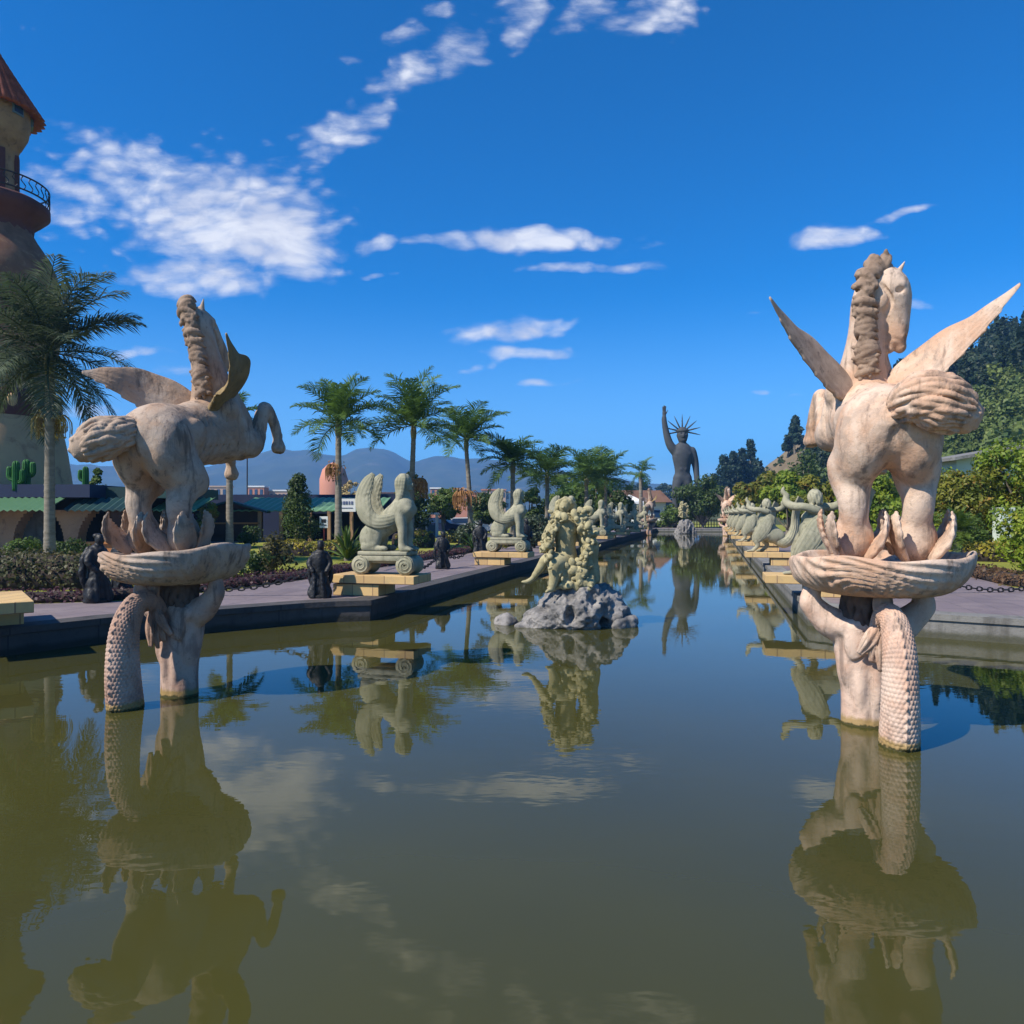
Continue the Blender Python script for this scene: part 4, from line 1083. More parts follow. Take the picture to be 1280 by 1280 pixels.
# ------------------------------------------------------------------ figure on the rock in mid pool
def make_rock():
    r = thing('pool_rock', 'pale grey craggy rock standing in the pool under the seated figure', 'rock', (gx(716, 14.0), 14.0, 0))
    s = SDF((-1.45, -1.2, -.35), (1.35, 1.2, 1.1), .022)
    s.ell((.05, 0, .30), (.72, .75, .58), .1); s.ell((.45, .1, .45), (.48, .55, .42), .1); s.ell((-.45, -.1, .12), (.50, .5, .34), .1)
    s.cone((-.4, -.2, .15), (-1.0, -.25, -.02), .26, .12, .12); s.ell((.80, 0, .18), (.32, .45, .36), .1); s.ell((.15, -.2, .70), (.30, .3, .22), .1)
    s.ell((.34, -.62, .66), (.14, .22, .20), .05, cut=True); s.ell((-.1, -.72, .32), (.10, .2, .22), .05, cut=True); s.ell((.52, -.5, .10), (.10, .3, .16), .05, cut=True); s.ell((-.62, -.5, .42), (.16, .3, .12), .05, cut=True)
    def dd(V):
        n = unit_rows(V - npa(0, 0, .1)); a = fbm(V * 2.4, 5, 6, .55); b = -np.abs(fbm(V * 4.2, 4, 16)); c = fbm(V * 14, 3, 26)
        return n * (.08 * a + .075 * b + .016 * c)[:, None]
    s.build('boulder', M['rock'], r, dd).scale = (1, 1, .90)
    s = SDF((.55, -.7, -.2), (1.35, .4, .5), .025); s.ell((1.02, -.12, .08), (.22, .26, .17), .05); s.ell((.80, -.3, .05), (.2, .2, .2), .05)
    s.build('side_stone', M['rock'], r, lambda V: .05 * fbm(V * 5, 4, 31)[:, None] * unit_rows(V - npa(.95, -.15, 0)))
    return r
make_rock()
ob = MB()  # lump added to stand for a dark reflection, no real stone
p = at(634, 781, 14.0)
s = SDF((-.5, -.5, -.2), (.5, .5, .5), .03); s.ell((0, 0, .0), (.24, .3, .17), .05)
o = s.build('pool_rock', M['rock'], None, lambda V: .05 * fbm(V * 5, 4, 33)[:, None] * unit_rows(V)); o.location = (p.x, 14.2, 0)
tag(o, 'low dark lump standing in for a dark reflection on the water left of the big rock', 'rock')


def make_seated(label, loc, rotz, sc=1.0):
    r = thing('seated_figure', label, 'statue', loc, rotz); r.scale = (sc, sc, sc)
    s = SDF((-.95, -.55, -.62), (.6, .6, 1.42), .016)
    s.chain([(.02, 0, .0), (.0, 0, .25), (.0, -.02, .50), (.0, 0, .72)], [.22, .17, .20, .19], .06, 3)
    s.ell((-.09, -.15, .62), (.11, .10, .11), .04); s.ell((.11, -.16, .62), (.11, .10, .11), .04)
    s.chain([(0, 0, .8), (-.02, 0, .93)], [.085, .075], .05); s.ell((-.03, -.02, 1.04), (.10, .11, .135), .03); s.ell((-.06, -.14, 1.03), (.03, .04, .03), .02)
    # legs hang down to the left, one stretched out, one bent under
    s.chain([(-.05, -.10, .0), (-.24, -.22, .04), (-.40, -.28, .03), (-.50, -.29, -.12), (-.66, -.29, -.34)], [.15, .118, .092, .078, .046], .03, 3); s.chain([(-.66, -.29, -.34), (-.76, -.31, -.40), (-.86, -.33, -.40)], [.045, .04, .022], .02, 2)
    s.chain([(.0, -.14, -.02), (-.22, -.34, -.06), (-.24, -.36, -.30), (-.30, -.38, -.54)], [.16, .125, .085, .055], .05, 4); s.cone((-.30, -.38, -.54), (-.40, -.48, -.58), .05, .03, .03)
    # arms
    s.chain([(-.22, 0, .74), (-.36, -.06, .52), (-.32, -.22, .34)], [.085, .07, .05], .04, 4); s.chain([(.22, 0, .74), (.40, -.05, .62), (.34, -.18, .88), (.26, -.16, 1.0)], [.085, .075, .06, .05], .04, 4)
    s.build('figure', M['figure'], r)
    s = SDF((-.75, -.7, -.65), (.8, .5, 1.45), .013)
    s.ell((-.01, .04, 1.08), (.125, .12, .12), .03); g = np.random.default_rng(9)
    for q in range(16):
        a = g.uniform(0, 6.28); strand(s, [(.0, .06, 1.22), (.15 * math.cos(a), .07 + .13 * math.sin(a), 1.12), (.20 * math.cos(a), .10 + .12 * abs(math.sin(a)), .90), (.24 * math.cos(a), .12 + .1 * abs(math.sin(a)), .72)], .035, .018, 2.5, q, .012, 12)
    for q in range(300):                                     # garlands of shells and fruit down both sides
        side = 1 if q % 5 < 3 else -1; z = g.uniform(-.50, .92); w = .31 + .10 * math.sin(5 * z) - .10 * max(0, z - .4)
        c = npa(side * (w + g.normal() * .055) + .04, -.10 + g.normal() * .15, z); d = g.uniform(.04, .085)
        s.ell(c, (d, d * g.uniform(.6, 1), d * g.uniform(.8, 1.5)), .010, Matrix.Rotation(g.uniform(-1, 1), 3, 'Y') @ Matrix.Rotation(g.uniform(-1, 1), 3, 'X'))
    for q in range(70):
        c = npa(g.uniform(-.20, .48), -.28 + g.normal() * .05, g.uniform(-.5, .0)); d = g.uniform(.05, .085); s.ell(c, (d, d * .7, d * 1.4), .010, Matrix.Rotation(g.uniform(-1, 1), 3, 'Y'))
    for q in range(420):
        side = 1 if q % 5 < 3 else -1; z = g.uniform(-.55, .95); w = .33 + .10 * math.sin(5 * z) - .10 * max(0, z - .4); d = g.uniform(.022, .042)
        s.ell(npa(side * (w + g.normal() * .07) + .04, -.22 + g.normal() * .12, z), (d, d * .8, d * 1.5), .005, Matrix.Rotation(g.uniform(-1.5, 1.5), 3, 'Y'))
    s.chain([(.30, .05, .55), (.48, .0, .30), (.46, .05, .0), (.52, .1, -.35)], [.14, .15, .16, .18], .05, 3)
    s.chain([(.28, -.05, .90), (.42, -.10, 1.0), (.50, -.1, .94), (.44, -.12, .86)], [.06, .07, .05, .02], .02, 3)
    s.build('shell_garland', M['figure'], r, lambda V: .008 * fbm(V * 11, 3, 5)[:, None] * unit_rows(V - npa(0, 0, .3)))
    return r
make_seated('pale ochre seated figure with shell garlands, perched on the craggy rock in mid pool', (gx(707, 13.9), 13.9, 1.24), 0, .96)
rk2 = clone([o for o in bpy.data.objects if o.name == 'pool_rock'][0], (gx(855, 80), 80, 0), 0, 'far grey rock at the head of the pool carrying a pale figure')
rk2.scale = (1.1, 1.1, 1.9)
make_seated('tiny far figure upright on its rock at the head of the pool', (gx(853, 80), 80, 2.3), .4, 1.0)


# ------------------------------------------------------------------ giant with the spiked crown
def make_colossus():
    Y = 96.0; r = thing('crowned_giant', 'dark grey giant figure with spiked crown, one arm raised, beyond the pool', 'giant statue', (gx(853, Y), Y, DZ))
    s = SDF((-3.2, -1.6, -.1), (2.6, 1.6, 15.2), .085)
    for q, fx in ((-1, -.95), (1, .95)):
        s.chain([(q * .50, 0, 5.9), (q * .72, 0, 4.2), (q * .85, 0, 3.1), (q * .92, .1, 1.7), (q * .95, .1, .4)], [.72, .60, .42, .46, .28], .2, 3)
        s.ell((q * .98, -.3, .22), (.34, .75, .24), .1)
    fb = ((0, 1, 0), .72)
    s.chain([(0, 0, 5.8), (0, 0, 6.6), (0, 0, 7.4), (0, 0, 8.4), (0, 0, 9.1), (0, 0, 9.45)], [.90, .84, .92, 1.16, 1.16, .50], .2, 3, fb)
    s.ell((-.52, -.55, 8.8), (.58, .30, .40), .06); s.ell((.52, -.55, 8.8), (.58, .30, .40), .06)
    for z in (8.2, 7.6, 7.0): s.ell((-.26, -.62, z), (.26, .14, .25), .08); s.ell((.26, -.62, z), (.26, .14, .25), .08)
    # lowered arm on the right, raised arm on the left
    s.chain([(1.25, 0, 9.25), (1.62, .1, 8.1), (1.78, .1, 7.2), (1.86, -.1, 6.0), (1.88, -.2, 5.3)], [.50, .42, .35, .30, .24], .2, 4)
    s.chain([(-1.15, 0, 9.3), (-1.72, 0, 10.2), (-2.12, 0, 11.5), (-2.36, 0, 12.8), (-2.38, 0, 13.4)], [.50, .44, .36, .27, .20], .2, 4)
    s.ell((-2.38, 0, 13.75), (.26, .16, .36), .08)
    for f in range(4): s.cone((-2.54 + .11 * f, 0, 14.0), (-2.60 + .15 * f, -.05, 14.75 - .10 * abs(f - 1.4)), .085, .07, .03)
    s.cone((-2.16, 0, 13.7), (-1.92, -.1, 14.15), .09, .07, .05)
    s.cone((0, 0, 9.4), (0, 0, 10.6), .44, .42, .10)
    s.ell((0, -.05, 11.15), (.72, .74, .92), .08); s.ell((0, -.12, 10.55), (.54, .60, .42), .12)
    s.ell((0, -.78, 11.05), (.12, .14, .26), .06); s.ell((-.26, -.68, 11.28), (.15, .12, .09), .05, cut=True); s.ell((.26, -.68, 11.28), (.15, .12, .09), .05, cut=True); s.ell((0, -.70, 10.70), (.24, .10, .06), .04, cut=True)
    for q in (-1, 1): s.ell((q * .66, .05, 11.1), (.10, .16, .24), .04)
    s.build('giant_body', M['colossus'], r)
    mb = MB(); mb.lathe([(.68, 11.45), (.74, 11.45), (.80, 11.80), (.72, 11.80), (.68, 11.45)], n=28)
    mb.lathe([(.72, 11.6), (.6, 11.9), (.3, 12.1), (.02, 12.15)], n=28)
    for k in range(9):
        a = R(-12 + 204 * k / 8); d = npa(math.cos(a), .05, math.sin(a) * .95)
        b = npa(0, 0, 11.62) + d * npa(.70, 1, .42); mb.add(*sweep([b, b + d * 1.0, b + d * 1.75], [.10, .08, .02], [.10, .08, .02], (0, 1, 0), n=8, sub=2))
    mb.build('spiked_crown', M['colossus'], r, True); r.scale = (1, 1, 1.08)
make_colossus()


# ------------------------------------------------------------------ black chain posts and chains
def make_post(label, loc, rotz, sc=1.0):
    r = thing('figure_post', label, 'post', loc, rotz, 'black figure posts carrying chains'); r.scale = (sc, sc, sc)
    s = SDF((-.36, -.34, -.02), (.36, .34, 1.38), .014); g = np.random.default_rng(4)
    s.chain([(0, 0, .02), (0, 0, .45), (0, 0, .80), (0, 0, 1.0)], [.15, .13, .16, .13], .05, 3)
    s.chain([(0, 0, 1.0), (.02, -.02, 1.12)], [.07, .065], .03); s.ell((.02, -.03, 1.20), (.08, .09, .11), .02); s.ell((.0, .03, 1.28), (.07, .06, .05), .02)
    for q in (-1, 1):
        s.chain([(q * .14, 0, .98), (q * .23, -.04, .78), (q * .15, -.16, .62)], [.07, .06, .045], .03, 3)
        for f in range(6):
            s.chain([(q * .12, .10, 1.02 - f * .03), (q * (.21 + .008 * f), .12, .85 - f * .06), (q * (.24 - .015 * f), .08, .60 - f * .09)], [.055, .05, .018], .012, 3)
        s.chain([(q * .10, -.02, .30), (q * .19, -.06, .14), (q * .16, -.12, .02)], [.10, .08, .06], .03, 3)
    for f in range(16):
        a = g.uniform(0, 6.28); s.chain([(.12 * math.cos(a), .12 * math.sin(a), .66), (.17 * math.cos(a + .1), .17 * math.sin(a + .1), .34), (.21 * math.cos(a + .2), .19 * math.sin(a + .2), .04)], [.03, .045, .05], .014, 3)
    s.build('figure', M['black'], r, lambda V: .012 * fbm(V * 10, 3, 7)[:, None] * unit_rows(V * npa(1, 1, .1)))
    mb = MB(); mb.lathe([(.01, 0), (.20, 0), (.20, .05), (.16, .08), (.01, .08)], n=20); mb.build('foot_plate', M['black'], r)
    return r


def on_border(Y, v=.35): e = npa(.272 * Y + BL, Y) + AXR * v; return (e[0], e[1], DECK)
posts = {}
post0 = make_post('black figure post beside the near corner of the nearest left plinth', (gx(400, 14.95), 14.95, DECK), .2, .88)
posts['a'] = post0.location.copy()
def post(key, label, loc, rz, sc=.88):
    p = clone(post0, loc, rz, label); p.scale = (sc, sc, sc); posts[key] = p.location.copy(); return p
post('b', 'large black figure post left of the left fountain basin, before the brown hedge', (gx(122, 14.2), 14.2, DECK), 1.2, 1.0)
post('c', 'dark figure post half hidden behind the left fountain basin', (gx(152, 15.4), 15.4, DECK), 2.4, .95)
post('d', 'black figure post on the terrace between the first and second left sphinx', (gx(553, 22.9), 22.9, DECK), .5)
post('e', 'black figure post seen between the legs of the nearest left sphinx', (gx(469, 24.0), 24.0, DECK), .9)
post('f', 'black figure post just left of the second left sphinx', (gx(600, 31.0), 31.0, DECK), .1, 1.1)
post('g', 'black figure post just right of the second left sphinx', (gx(657, 32.0), 32.0, DECK), .7, 1.15)
post('h', 'black figure post on the right terrace, hidden below the right basin', (gx(1133, 15.6), 15.6, DECK), .7, .75)


def chain(label, a, b, sag, z=.55):
    a = npa(a[0], a[1], a[2] + z); b = npa(b[0], b[1], b[2] + z); L = np.linalg.norm(b - a); n = max(8, int(L / .13)); mb = MB()
    t = np.linspace(0, 1, n + 1); P = a + (b - a) * t[:, None]; P[:, 2] -= 4 * sag * t * (1 - t)
    for i in range(n):                                        # links: flattened rings, each turned a quarter against the last
        c = (P[i] + P[i + 1]) / 2; T = unit(P[i + 1] - P[i]); U = unit(np.cross(T, (0, 0, 1))); W = np.cross(T, U)
        if i % 2: U = W
        A = 2 * math.pi * np.arange(9) / 8; h = np.linalg.norm(P[i + 1] - P[i]) * .62
        mb.tube(c + T * (np.cos(A) * h)[:, None] + U * (np.sin(A) * .045)[:, None], .016, 5)
    return tag(mb.build('chain', M['black']), label, 'chain', 'black chains between the posts')
chain('black chain drooping along the bed between the left fountain and the near corner post', posts['c'], posts['a'] + Vector((-.1, .3, 0)), .42)
chain('black chain sagging left of the free-standing terrace post', on_border(19.5, 2.2), posts['d'], .42)
chain('short black chain right of the free-standing terrace post', posts['d'], Vector(on_edge(CL, 24.2, -1.3, DECK)), .25)
chain('black chain lying low along the back of the left terrace', on_border(22), on_border(30), .45)
chain('black chain crossing the right terrace behind the right fountain', posts['h'], Vector((13.0, 16.4, DECK)), .5)
# ------------------------------------------------------------------ trees and plants
def frond(g, L, az, el0, droop, nl, wl, vee):
    """one feather frond: curved midrib and two rows of leaflets; returns vertices and faces"""
    m = 15; t = np.linspace(0, 1, m); el = el0 - droop * t ** 1.5
    h = np.concatenate([[0], np.cumsum(np.cos(el[:-1]) * L / (m - 1))]); z = np.concatenate([[0], np.cumsum(np.sin(el[:-1]) * L / (m - 1))])
    side = npa(-math.sin(az), math.cos(az), 0); out = npa(math.cos(az), math.sin(az), 0)
    sw = g.normal() * .10 * L * t ** 2
    P = out * h[:, None] + npa(0, 0, 1) * z[:, None] + side * sw[:, None]
    V, F = sweep(P, np.linspace(.045, .010, m) * L / 3, np.linspace(.035, .008, m) * L / 3, side, n=5, sub=1)
    V = [V]; F = [list(f) for f in F]; n0 = len(V[0])
    T = np.gradient(P, axis=0); T /= np.linalg.norm(T, axis=1)[:, None]
    S = np.tile(side, (m, 1)); U = np.cross(T, S)
    q = np.linspace(.13, .995, nl); rows = []
    for sd in (-1, 1):
        ti = np.clip(q + g.normal(size=nl) * .006, 0, 1) * (m - 1); i = np.minimum(ti.astype(int), m - 2); f = (ti - i)[:, None]
        B = P[i] * (1 - f) + P[i + 1] * f; Tn = T[i]; Sn = S[i] * sd; Un = U[i] * (1 if U[0][2] > 0 else -1)
        ll = L * .30 * (np.sin(np.pi * np.clip(q * .86 + .13, 0, 1)) ** .7 + .12) * g.uniform(.85, 1.12, nl)
        va = vee + g.normal(size=nl) * .22
        d = Sn * np.cos(va)[:, None] + Un * np.sin(va)[:, None] + Tn * (.55 + .7 * q[:, None] ** 2); d /= np.linalg.norm(d, axis=1)[:, None]
        mid = B + d * (ll * .55)[:, None]; d2 = d + npa(0, 0, -1) * (.35 + .35 * g.random(nl))[:, None]; d2 /= np.linalg.norm(d2, axis=1)[:, None]
        tip = mid + d2 * (ll * .5)[:, None]; w = Tn * (wl * .5)
        rows.append(np.stack([B - w * .5, B + w * .5, mid + w, mid - w, tip], 1))
    W = np.concatenate(rows).reshape(-1, 3); V.append(W); k = len(rows[0]) * 2
    for j in range(k):
        b = n0 + 5 * j; F.append([b, b + 1, b + 2, b + 3]); F.append([b + 3, b + 2, b + 4])
    return np.concatenate(V), F


def palm(label, loc, H, L, nf, seed, tr=.16, mat='palm', nl=42, wl=.070, el=(82, -25), droop=(.5, 1.35), fruit=None, lean=(0, 0), group='feather palms behind the left sphinxes', vee=.35):
    r = thing('palm_tree', label, 'palm tree', loc, 0, group); g = np.random.default_rng(seed)
    lx, ly = lean; C = [(0, 0, -.1), (.0, 0, H * .2), (lx * .35, ly * .35, H * .6), (lx, ly, H)]
    def ring(s_, a, V): return .012 * (np.mod(V[:, :, 2] * 4.5, 1) < .14) + .05 * np.exp(-V[:, :, 2] / .35)
    V, F = sweep(C, [tr * 1.15, tr * 1.05, tr * .92, tr * .8], [tr * 1.15, tr * 1.05, tr * .92, tr * .8], (1, 0, 0), n=14, sub=max(8, int(H * 6)), disp=ring)
    link('trunk', to_mesh('trunk', V, F, M['trunk']), r)
    mb = MB(); top = npa(lx, ly, H)
    mb.add(*sweep([top - npa(0, 0, L * .02), top + npa(0, 0, L * .10), top + npa(0, 0, L * .26)], [tr * .85, tr * 1.05, tr * .45], [tr * .85, tr * 1.05, tr * .45], (1, 0, 0), n=12, sub=4)); mb.build('crownshaft', M['trunk_green'], r, True)
    cr = MB(); top = top + npa(0, 0, L * .20)
    for i in range(nf):
        u = i / (nf - 1); e = R(el[0] + (el[1] - el[0]) * u ** 1.15) + g.normal() * .10; az = i * 2.399 + g.normal() * .25
        V, F = frond(g, L * g.uniform(.82, 1.08) * (1 - .12 * abs(u - .4)), az, e, droop[0] + (droop[1] - droop[0]) * g.uniform(.3, 1) * (1 - .4 * u), nl, wl, vee); cr.add(V + top, F)
    cr.build('crown', M[mat], r)
    if fruit:
        fm, fh, fr = fruit; mb = MB()
        side = g.uniform(0, 6.28)
        for q in range(90):
            a = side + g.normal() * 1.0; p0 = npa(lx, ly, H * fh) + npa(math.cos(a), math.sin(a), 0) * tr; l = fr * g.uniform(.35, .8)
            p1 = p0 + npa(math.cos(a), math.sin(a), .55) * l * .45; p2 = p0 + npa(math.cos(a + .3), math.sin(a + .3), -.2) * l * .8; mb.add(*sweep([p0, p1, p2, p2 + npa(0, 0, -l * g.uniform(.5, 1.1))], .010 * fr / .5, .010 * fr / .5, n=4, sub=2))
        for q in range(90):
            a = side + g.normal() * 1.0; l = fr * g.uniform(.15, .7); p = npa(lx, ly, H * fh) + npa(math.cos(a) * l, math.sin(a) * l, g.uniform(-.95, .35) * fr); mb.add(*leaf_quads(p[None], .09 * fr / .5, seed=q))
        mb.build('fruit_cluster', M[fm], r)
    return r


def palm_px(label, px, ybase, Y, yc, crown_px, seed, **kw):
    """trunk foot and crown centre read in pixels, distance in metres"""
    top = HC + pv(yc) * Y; L = crown_px / FX * Y
    return palm(label, (gx(px, Y), Y, DZ), top - DZ - L * .30, L, seed=seed, **kw)


palm_px('tall near palm with grey green crown and yellow seed strands, before the tower', 62, 692, 24.0, 428, 124, 3, nf=36, mat='palm_grey', nl=60, wl=.050, el=(84, -52), droop=(.5, 1.2), fruit=('straw', .76, .75), tr=.155, group='feather palms', vee=.15)
palm_px('palm almost wholly hidden behind the left winged horse, bare grey trunk showing', 287, 672, 36.0, 520, 50, 12, nf=18, tr=.16, group='feather palms')
palm_px('palm with blue tipped crown, left of the nearest left sphinx', 423, 672, 36.0, 522, 72, 21, nf=24, tr=.17, fruit=('fruit', .72, .75), el=(84, -18), group='feather palms')
palm_px('wide crowned palm rising right behind the nearest left sphinx', 514, 662, 38.0, 524, 76, 33, nf=24, tr=.15, fruit=('fruit', .60, .95), el=(86, -12), lean=(.12, 0), group='feather palms')
palm_px('slender palm between the nearest and second left sphinx', 588, 660, 45.0, 543, 62, 41, nf=22, tr=.15, fruit=('fruit', .52, 1.1), el=(80, -5), lean=(-.25, 0), group='feather palms')
palm_px('dark palm rising right behind the second left sphinx', 641, 660, 46.0, 575, 52, 53, nf=23, tr=.17, fruit=None, el=(80, -25), group='feather palms')
palm_px('loose palm with thin trunk left of the seated figure', 684, 662, 50.0, 588, 52, 61, nf=22, tr=.16, el=(75, -25), group='feather palms')
palm_px('palm in the dense clump behind the far left sphinxes, left one', 733, 662, 58.0, 592, 50, 71, nf=23, tr=.17, el=(80, -20), group='feather palms')
palm_px('palm in the dense clump behind the far left sphinxes, right one', 757, 662, 62.0, 594, 48, 83, nf=23, tr=.17, el=(80, -20), group='feather palms')
palm_px('small far palm just left of the far left winged horse', 801, 655, 80.0, 588, 26, 91, nf=12, tr=.22, el=(70, -45), group='feather palms', nl=22, wl=.10)


def tree(label, loc, H, W, seed, mat='mid', trunk_h=.3, lobes=26, leaves=5200, size=.16, kind='tree', name='leafy_tree', shape='round', group=None, bark='bark', tr=None, depth=1.0):
    """tapered trunk, forked limbs and a crown of leaf blades gathered into uneven clumps with gaps between"""
    r = thing(name, label, kind, loc, 0, group); g = np.random.default_rng(seed); tr = tr or .022 * H + .03
    cz = H * (trunk_h + 1) / 2; rz = H * (1 - trunk_h) / 2; tips = []; P = []; N = []; wts = []
    for i in range(lobes):
        d = g.normal(size=3); d /= np.linalg.norm(d)
        if shape == 'cone': h = ((i + g.random()) / lobes) ** 1.1; rad = W / 2 * (1 - h) ** .8 * g.uniform(.35, 1.15); a = g.uniform(0, 6.28); c = npa(math.cos(a) * rad, math.sin(a) * rad * depth, H * (trunk_h + (1 - trunk_h) * h * .96)); lr = W * (.17 + .13 * (1 - h))
        else: t = g.uniform(.45, .92); c = npa(d[0] * W / 2 * t, d[1] * W / 2 * t * depth, cz + d[2] * rz * t); lr = W * g.uniform(.13, .21)
        tips.append(c); n = int(leaves / lobes * g.uniform(.5, 1.5)); q = ball_points(n, c, (lr, lr, lr * .78), g, .35); P.append(q); N.append(unit_rows(q - c) + npa(0, 0, .35))
    P = np.concatenate(P); N = np.concatenate(N)
    mb = MB(); mb.add(*sweep([(0, 0, -.1), (g.normal() * .03 * H, g.normal() * .03 * H, H * trunk_h * .6), (g.normal() * .04 * H, g.normal() * .04 * H, H * (trunk_h + .18)), (0, 0, H * .72)], [tr * 1.3, tr, tr * .8, tr * .25], [tr * 1.3, tr, tr * .8, tr * .25], (1, 0, 0), n=9, sub=5))
    for c in tips[::2]:
        b = npa(0, 0, H * trunk_h * g.uniform(.75, 1.1) if shape != 'cone' else c[2] * .92); mb.add(*sweep([b, b * .45 + c * .55 + npa(0, 0, -.04 * H), c], [tr * .45, tr * .28, tr * .10], [tr * .45, tr * .28, tr * .10], (.3, .2, 1), n=5, sub=3))
    mb.build('trunk', M[bark], r, True)
    V, F = leaf_quads(P, size, N, seed=seed); link('crown', to_mesh('crown', V, F, M[mat], False), r)
    return r


def tree_px(label, px, ybase, ytop, wpx, Y, seed, z=None, **kw):
    z = DZ if z is None else z
    return tree(label, (gx(px, Y), Y, z), HC + pv(ytop) * Y - z, wpx / FX * Y, seed, **kw)


GT = 'trees on the lawn behind the left sphinxes'
tree_px('round dark conifer before the green roofed pavilion', 373, 668, 592, 46, 42, 101, mat='dark', shape='cone', trunk_h=.16, lobes=60, leaves=7000, size=.15, group=GT)
tree_px('dense dark tree behind the nearest left sphinx head', 513, 668, 592, 52, 55, 102, mat='dark', trunk_h=.12, lobes=34, leaves=6000, size=.22, group=GT, shape='cone')
tree_px('yellow green young tree on the lawn between the two nearest sphinxes', 556, 668, 610, 46, 58, 103, mat='mid', trunk_h=.35, leaves=4200, size=.22, group=GT)
tree_px('round mid green tree left of the second left sphinx', 606, 668, 618, 48, 62, 104, mat='dark', trunk_h=.25, leaves=4200, size=.24, group=GT)
tree_px('dark tree right of the second left sphinx', 662, 668, 610, 46, 60, 105, mat='dark', trunk_h=.15, leaves=4200, size=.24, group=GT)
tree_px('bright green bush tree behind the palms left of the seated figure', 702, 668, 592, 58, 64, 106, mat='mid', trunk_h=.12, leaves=5200, size=.25, group=GT)
tree_px('dense green tree in the palm clump behind the far sphinxes', 745, 668, 590, 66, 68, 107, mat='mid', trunk_h=.08, lobes=34, leaves=7000, size=.25, group=GT)
tree_px('dark bush tree at the right end of the palm clump', 772, 668, 612, 44, 66, 108, mat='dark', trunk_h=.05, leaves=4500, size=.25, group=GT)
tree_px('wispy pale tree beside the salmon dome tower', 437, 640, 596, 24, 150, 109, mat='straw', trunk_h=.2, leaves=1600, size=.5, group=GT)
tree_px('small tree with yellow leaves left of the brown pavilion', 258, 664, 612, 30, 44, 110, mat='rusty', trunk_h=.2, leaves=2600, size=.18, group=GT)
tree_px('bright green bush tree seen between the left horse hind legs', 206, 668, 610, 34, 40, 111, mat='mid', trunk_h=.1, leaves=3000, size=.18, group=GT)
tree_px('thin tree beside the green cactus at the left, above the pavilion roof', 124, 640, 585, 30, 36, 112, mat='mid', trunk_h=.35, leaves=1700, size=.2, group=GT)
tree_px('big dark round tree at the feet of the crowned giant', 879, 664, 590, 68, 92, 113, mat='dark', trunk_h=.03, lobes=40, leaves=9000, size=.34)
tree_px('low dark bush left of the crowned giant', 842, 664, 632, 34, 93, 114, mat='mid', trunk_h=.03, leaves=3000, size=.34)
GR = 'bright leafed trees along the right lawn'
for k, (px, yt, w, Y, mat, lb) in enumerate([(948, 590, 66, 70, 'rusty', 'rusty topped leafy tree beyond the far end of the right row'), (985, 588, 62, 58, 'broad', 'bright green leafy tree behind the second bird woman'), (1028, 592, 72, 48, 'rusty', 'rusty green leafy tree behind the nearest bird woman'),
     (1092, 585, 86, 40, 'broad', 'bright leafy tree seen between the right horse hind legs'), (1172, 582, 100, 34, 'broad', 'bright leafy tree just right of the right horse hind leg'), (1228, 575, 120, 30, 'rusty', 'leafy tree with reddish leaves before the pale house'), (1288, 545, 130, 29, 'broad', 'tall bright leafy tree with forked trunk at the right edge')]):
    tree_px(lb, px, 668, yt, w, Y, 120 + k, mat=mat, trunk_h=.26 if px > 1200 else .12, lobes=34, leaves=7500, size=.0062 * Y, group=GR, depth=.8)
tree_px('brown leafless looking scrub tree on the lower dry hill', 1004, 640, 560, 60, 88, 131, mat='dark', trunk_h=.1, leaves=2600, size=.4, group=GR)
GP = 'tall blue green pines on the skyline right of the giant'
for k, (px, yt, w, Y) in enumerate([(905, 568, 34, 190), (917, 563, 30, 196), (928, 560, 30, 200), (938, 548, 27, 204), (948, 576, 34, 200), (893, 592, 26, 190), (958, 590, 30, 195), (967, 598, 28, 192)]):
    tree_px(['left pine of the skyline clump right of the giant', 'second pine from the left in the skyline clump', 'third pine in the skyline clump, slightly shorter than the peak', 'tallest peaked pine of the skyline clump right of the giant', 'lower pine just right of the tallest skyline pine', 'short outlying tree left of the skyline pines', 'low pine at the right of the skyline clump', 'lowest pine, where the clump meets the dry hill'][k],
            px, 650, yt, w, Y, 140 + k, mat='pine', shape='cone', trunk_h=.10, lobes=64, leaves=4200, size=.75, name='pine_tree', kind='pine', group=GP)
for k, (px, yt, w, Y, zb) in enumerate([(994, 520, 20, 200, 18), (985, 545, 12, 202, 18), (830, 600, 34, 260, .4), (795, 596, 40, 280, .4), (772, 604, 44, 250, .4)]):
    tree_px(['tall bare stemmed pine on the crest of the dry hill', 'thin pine beside the tall one on the dry hill crest', 'hazy tree just left of the giant legs', 'hazy round tree behind the small far palm', 'hazy tree behind the palm clump'][k], px, 640, yt, w, Y, 150 + k, z=zb, mat='pine', shape='cone' if k < 2 else 'round', trunk_h=.35 if k < 2 else .1, lobes=30, leaves=2600, size=.9, name='pine_tree' if k < 2 else 'leafy_tree', kind='pine' if k < 2 else 'tree')


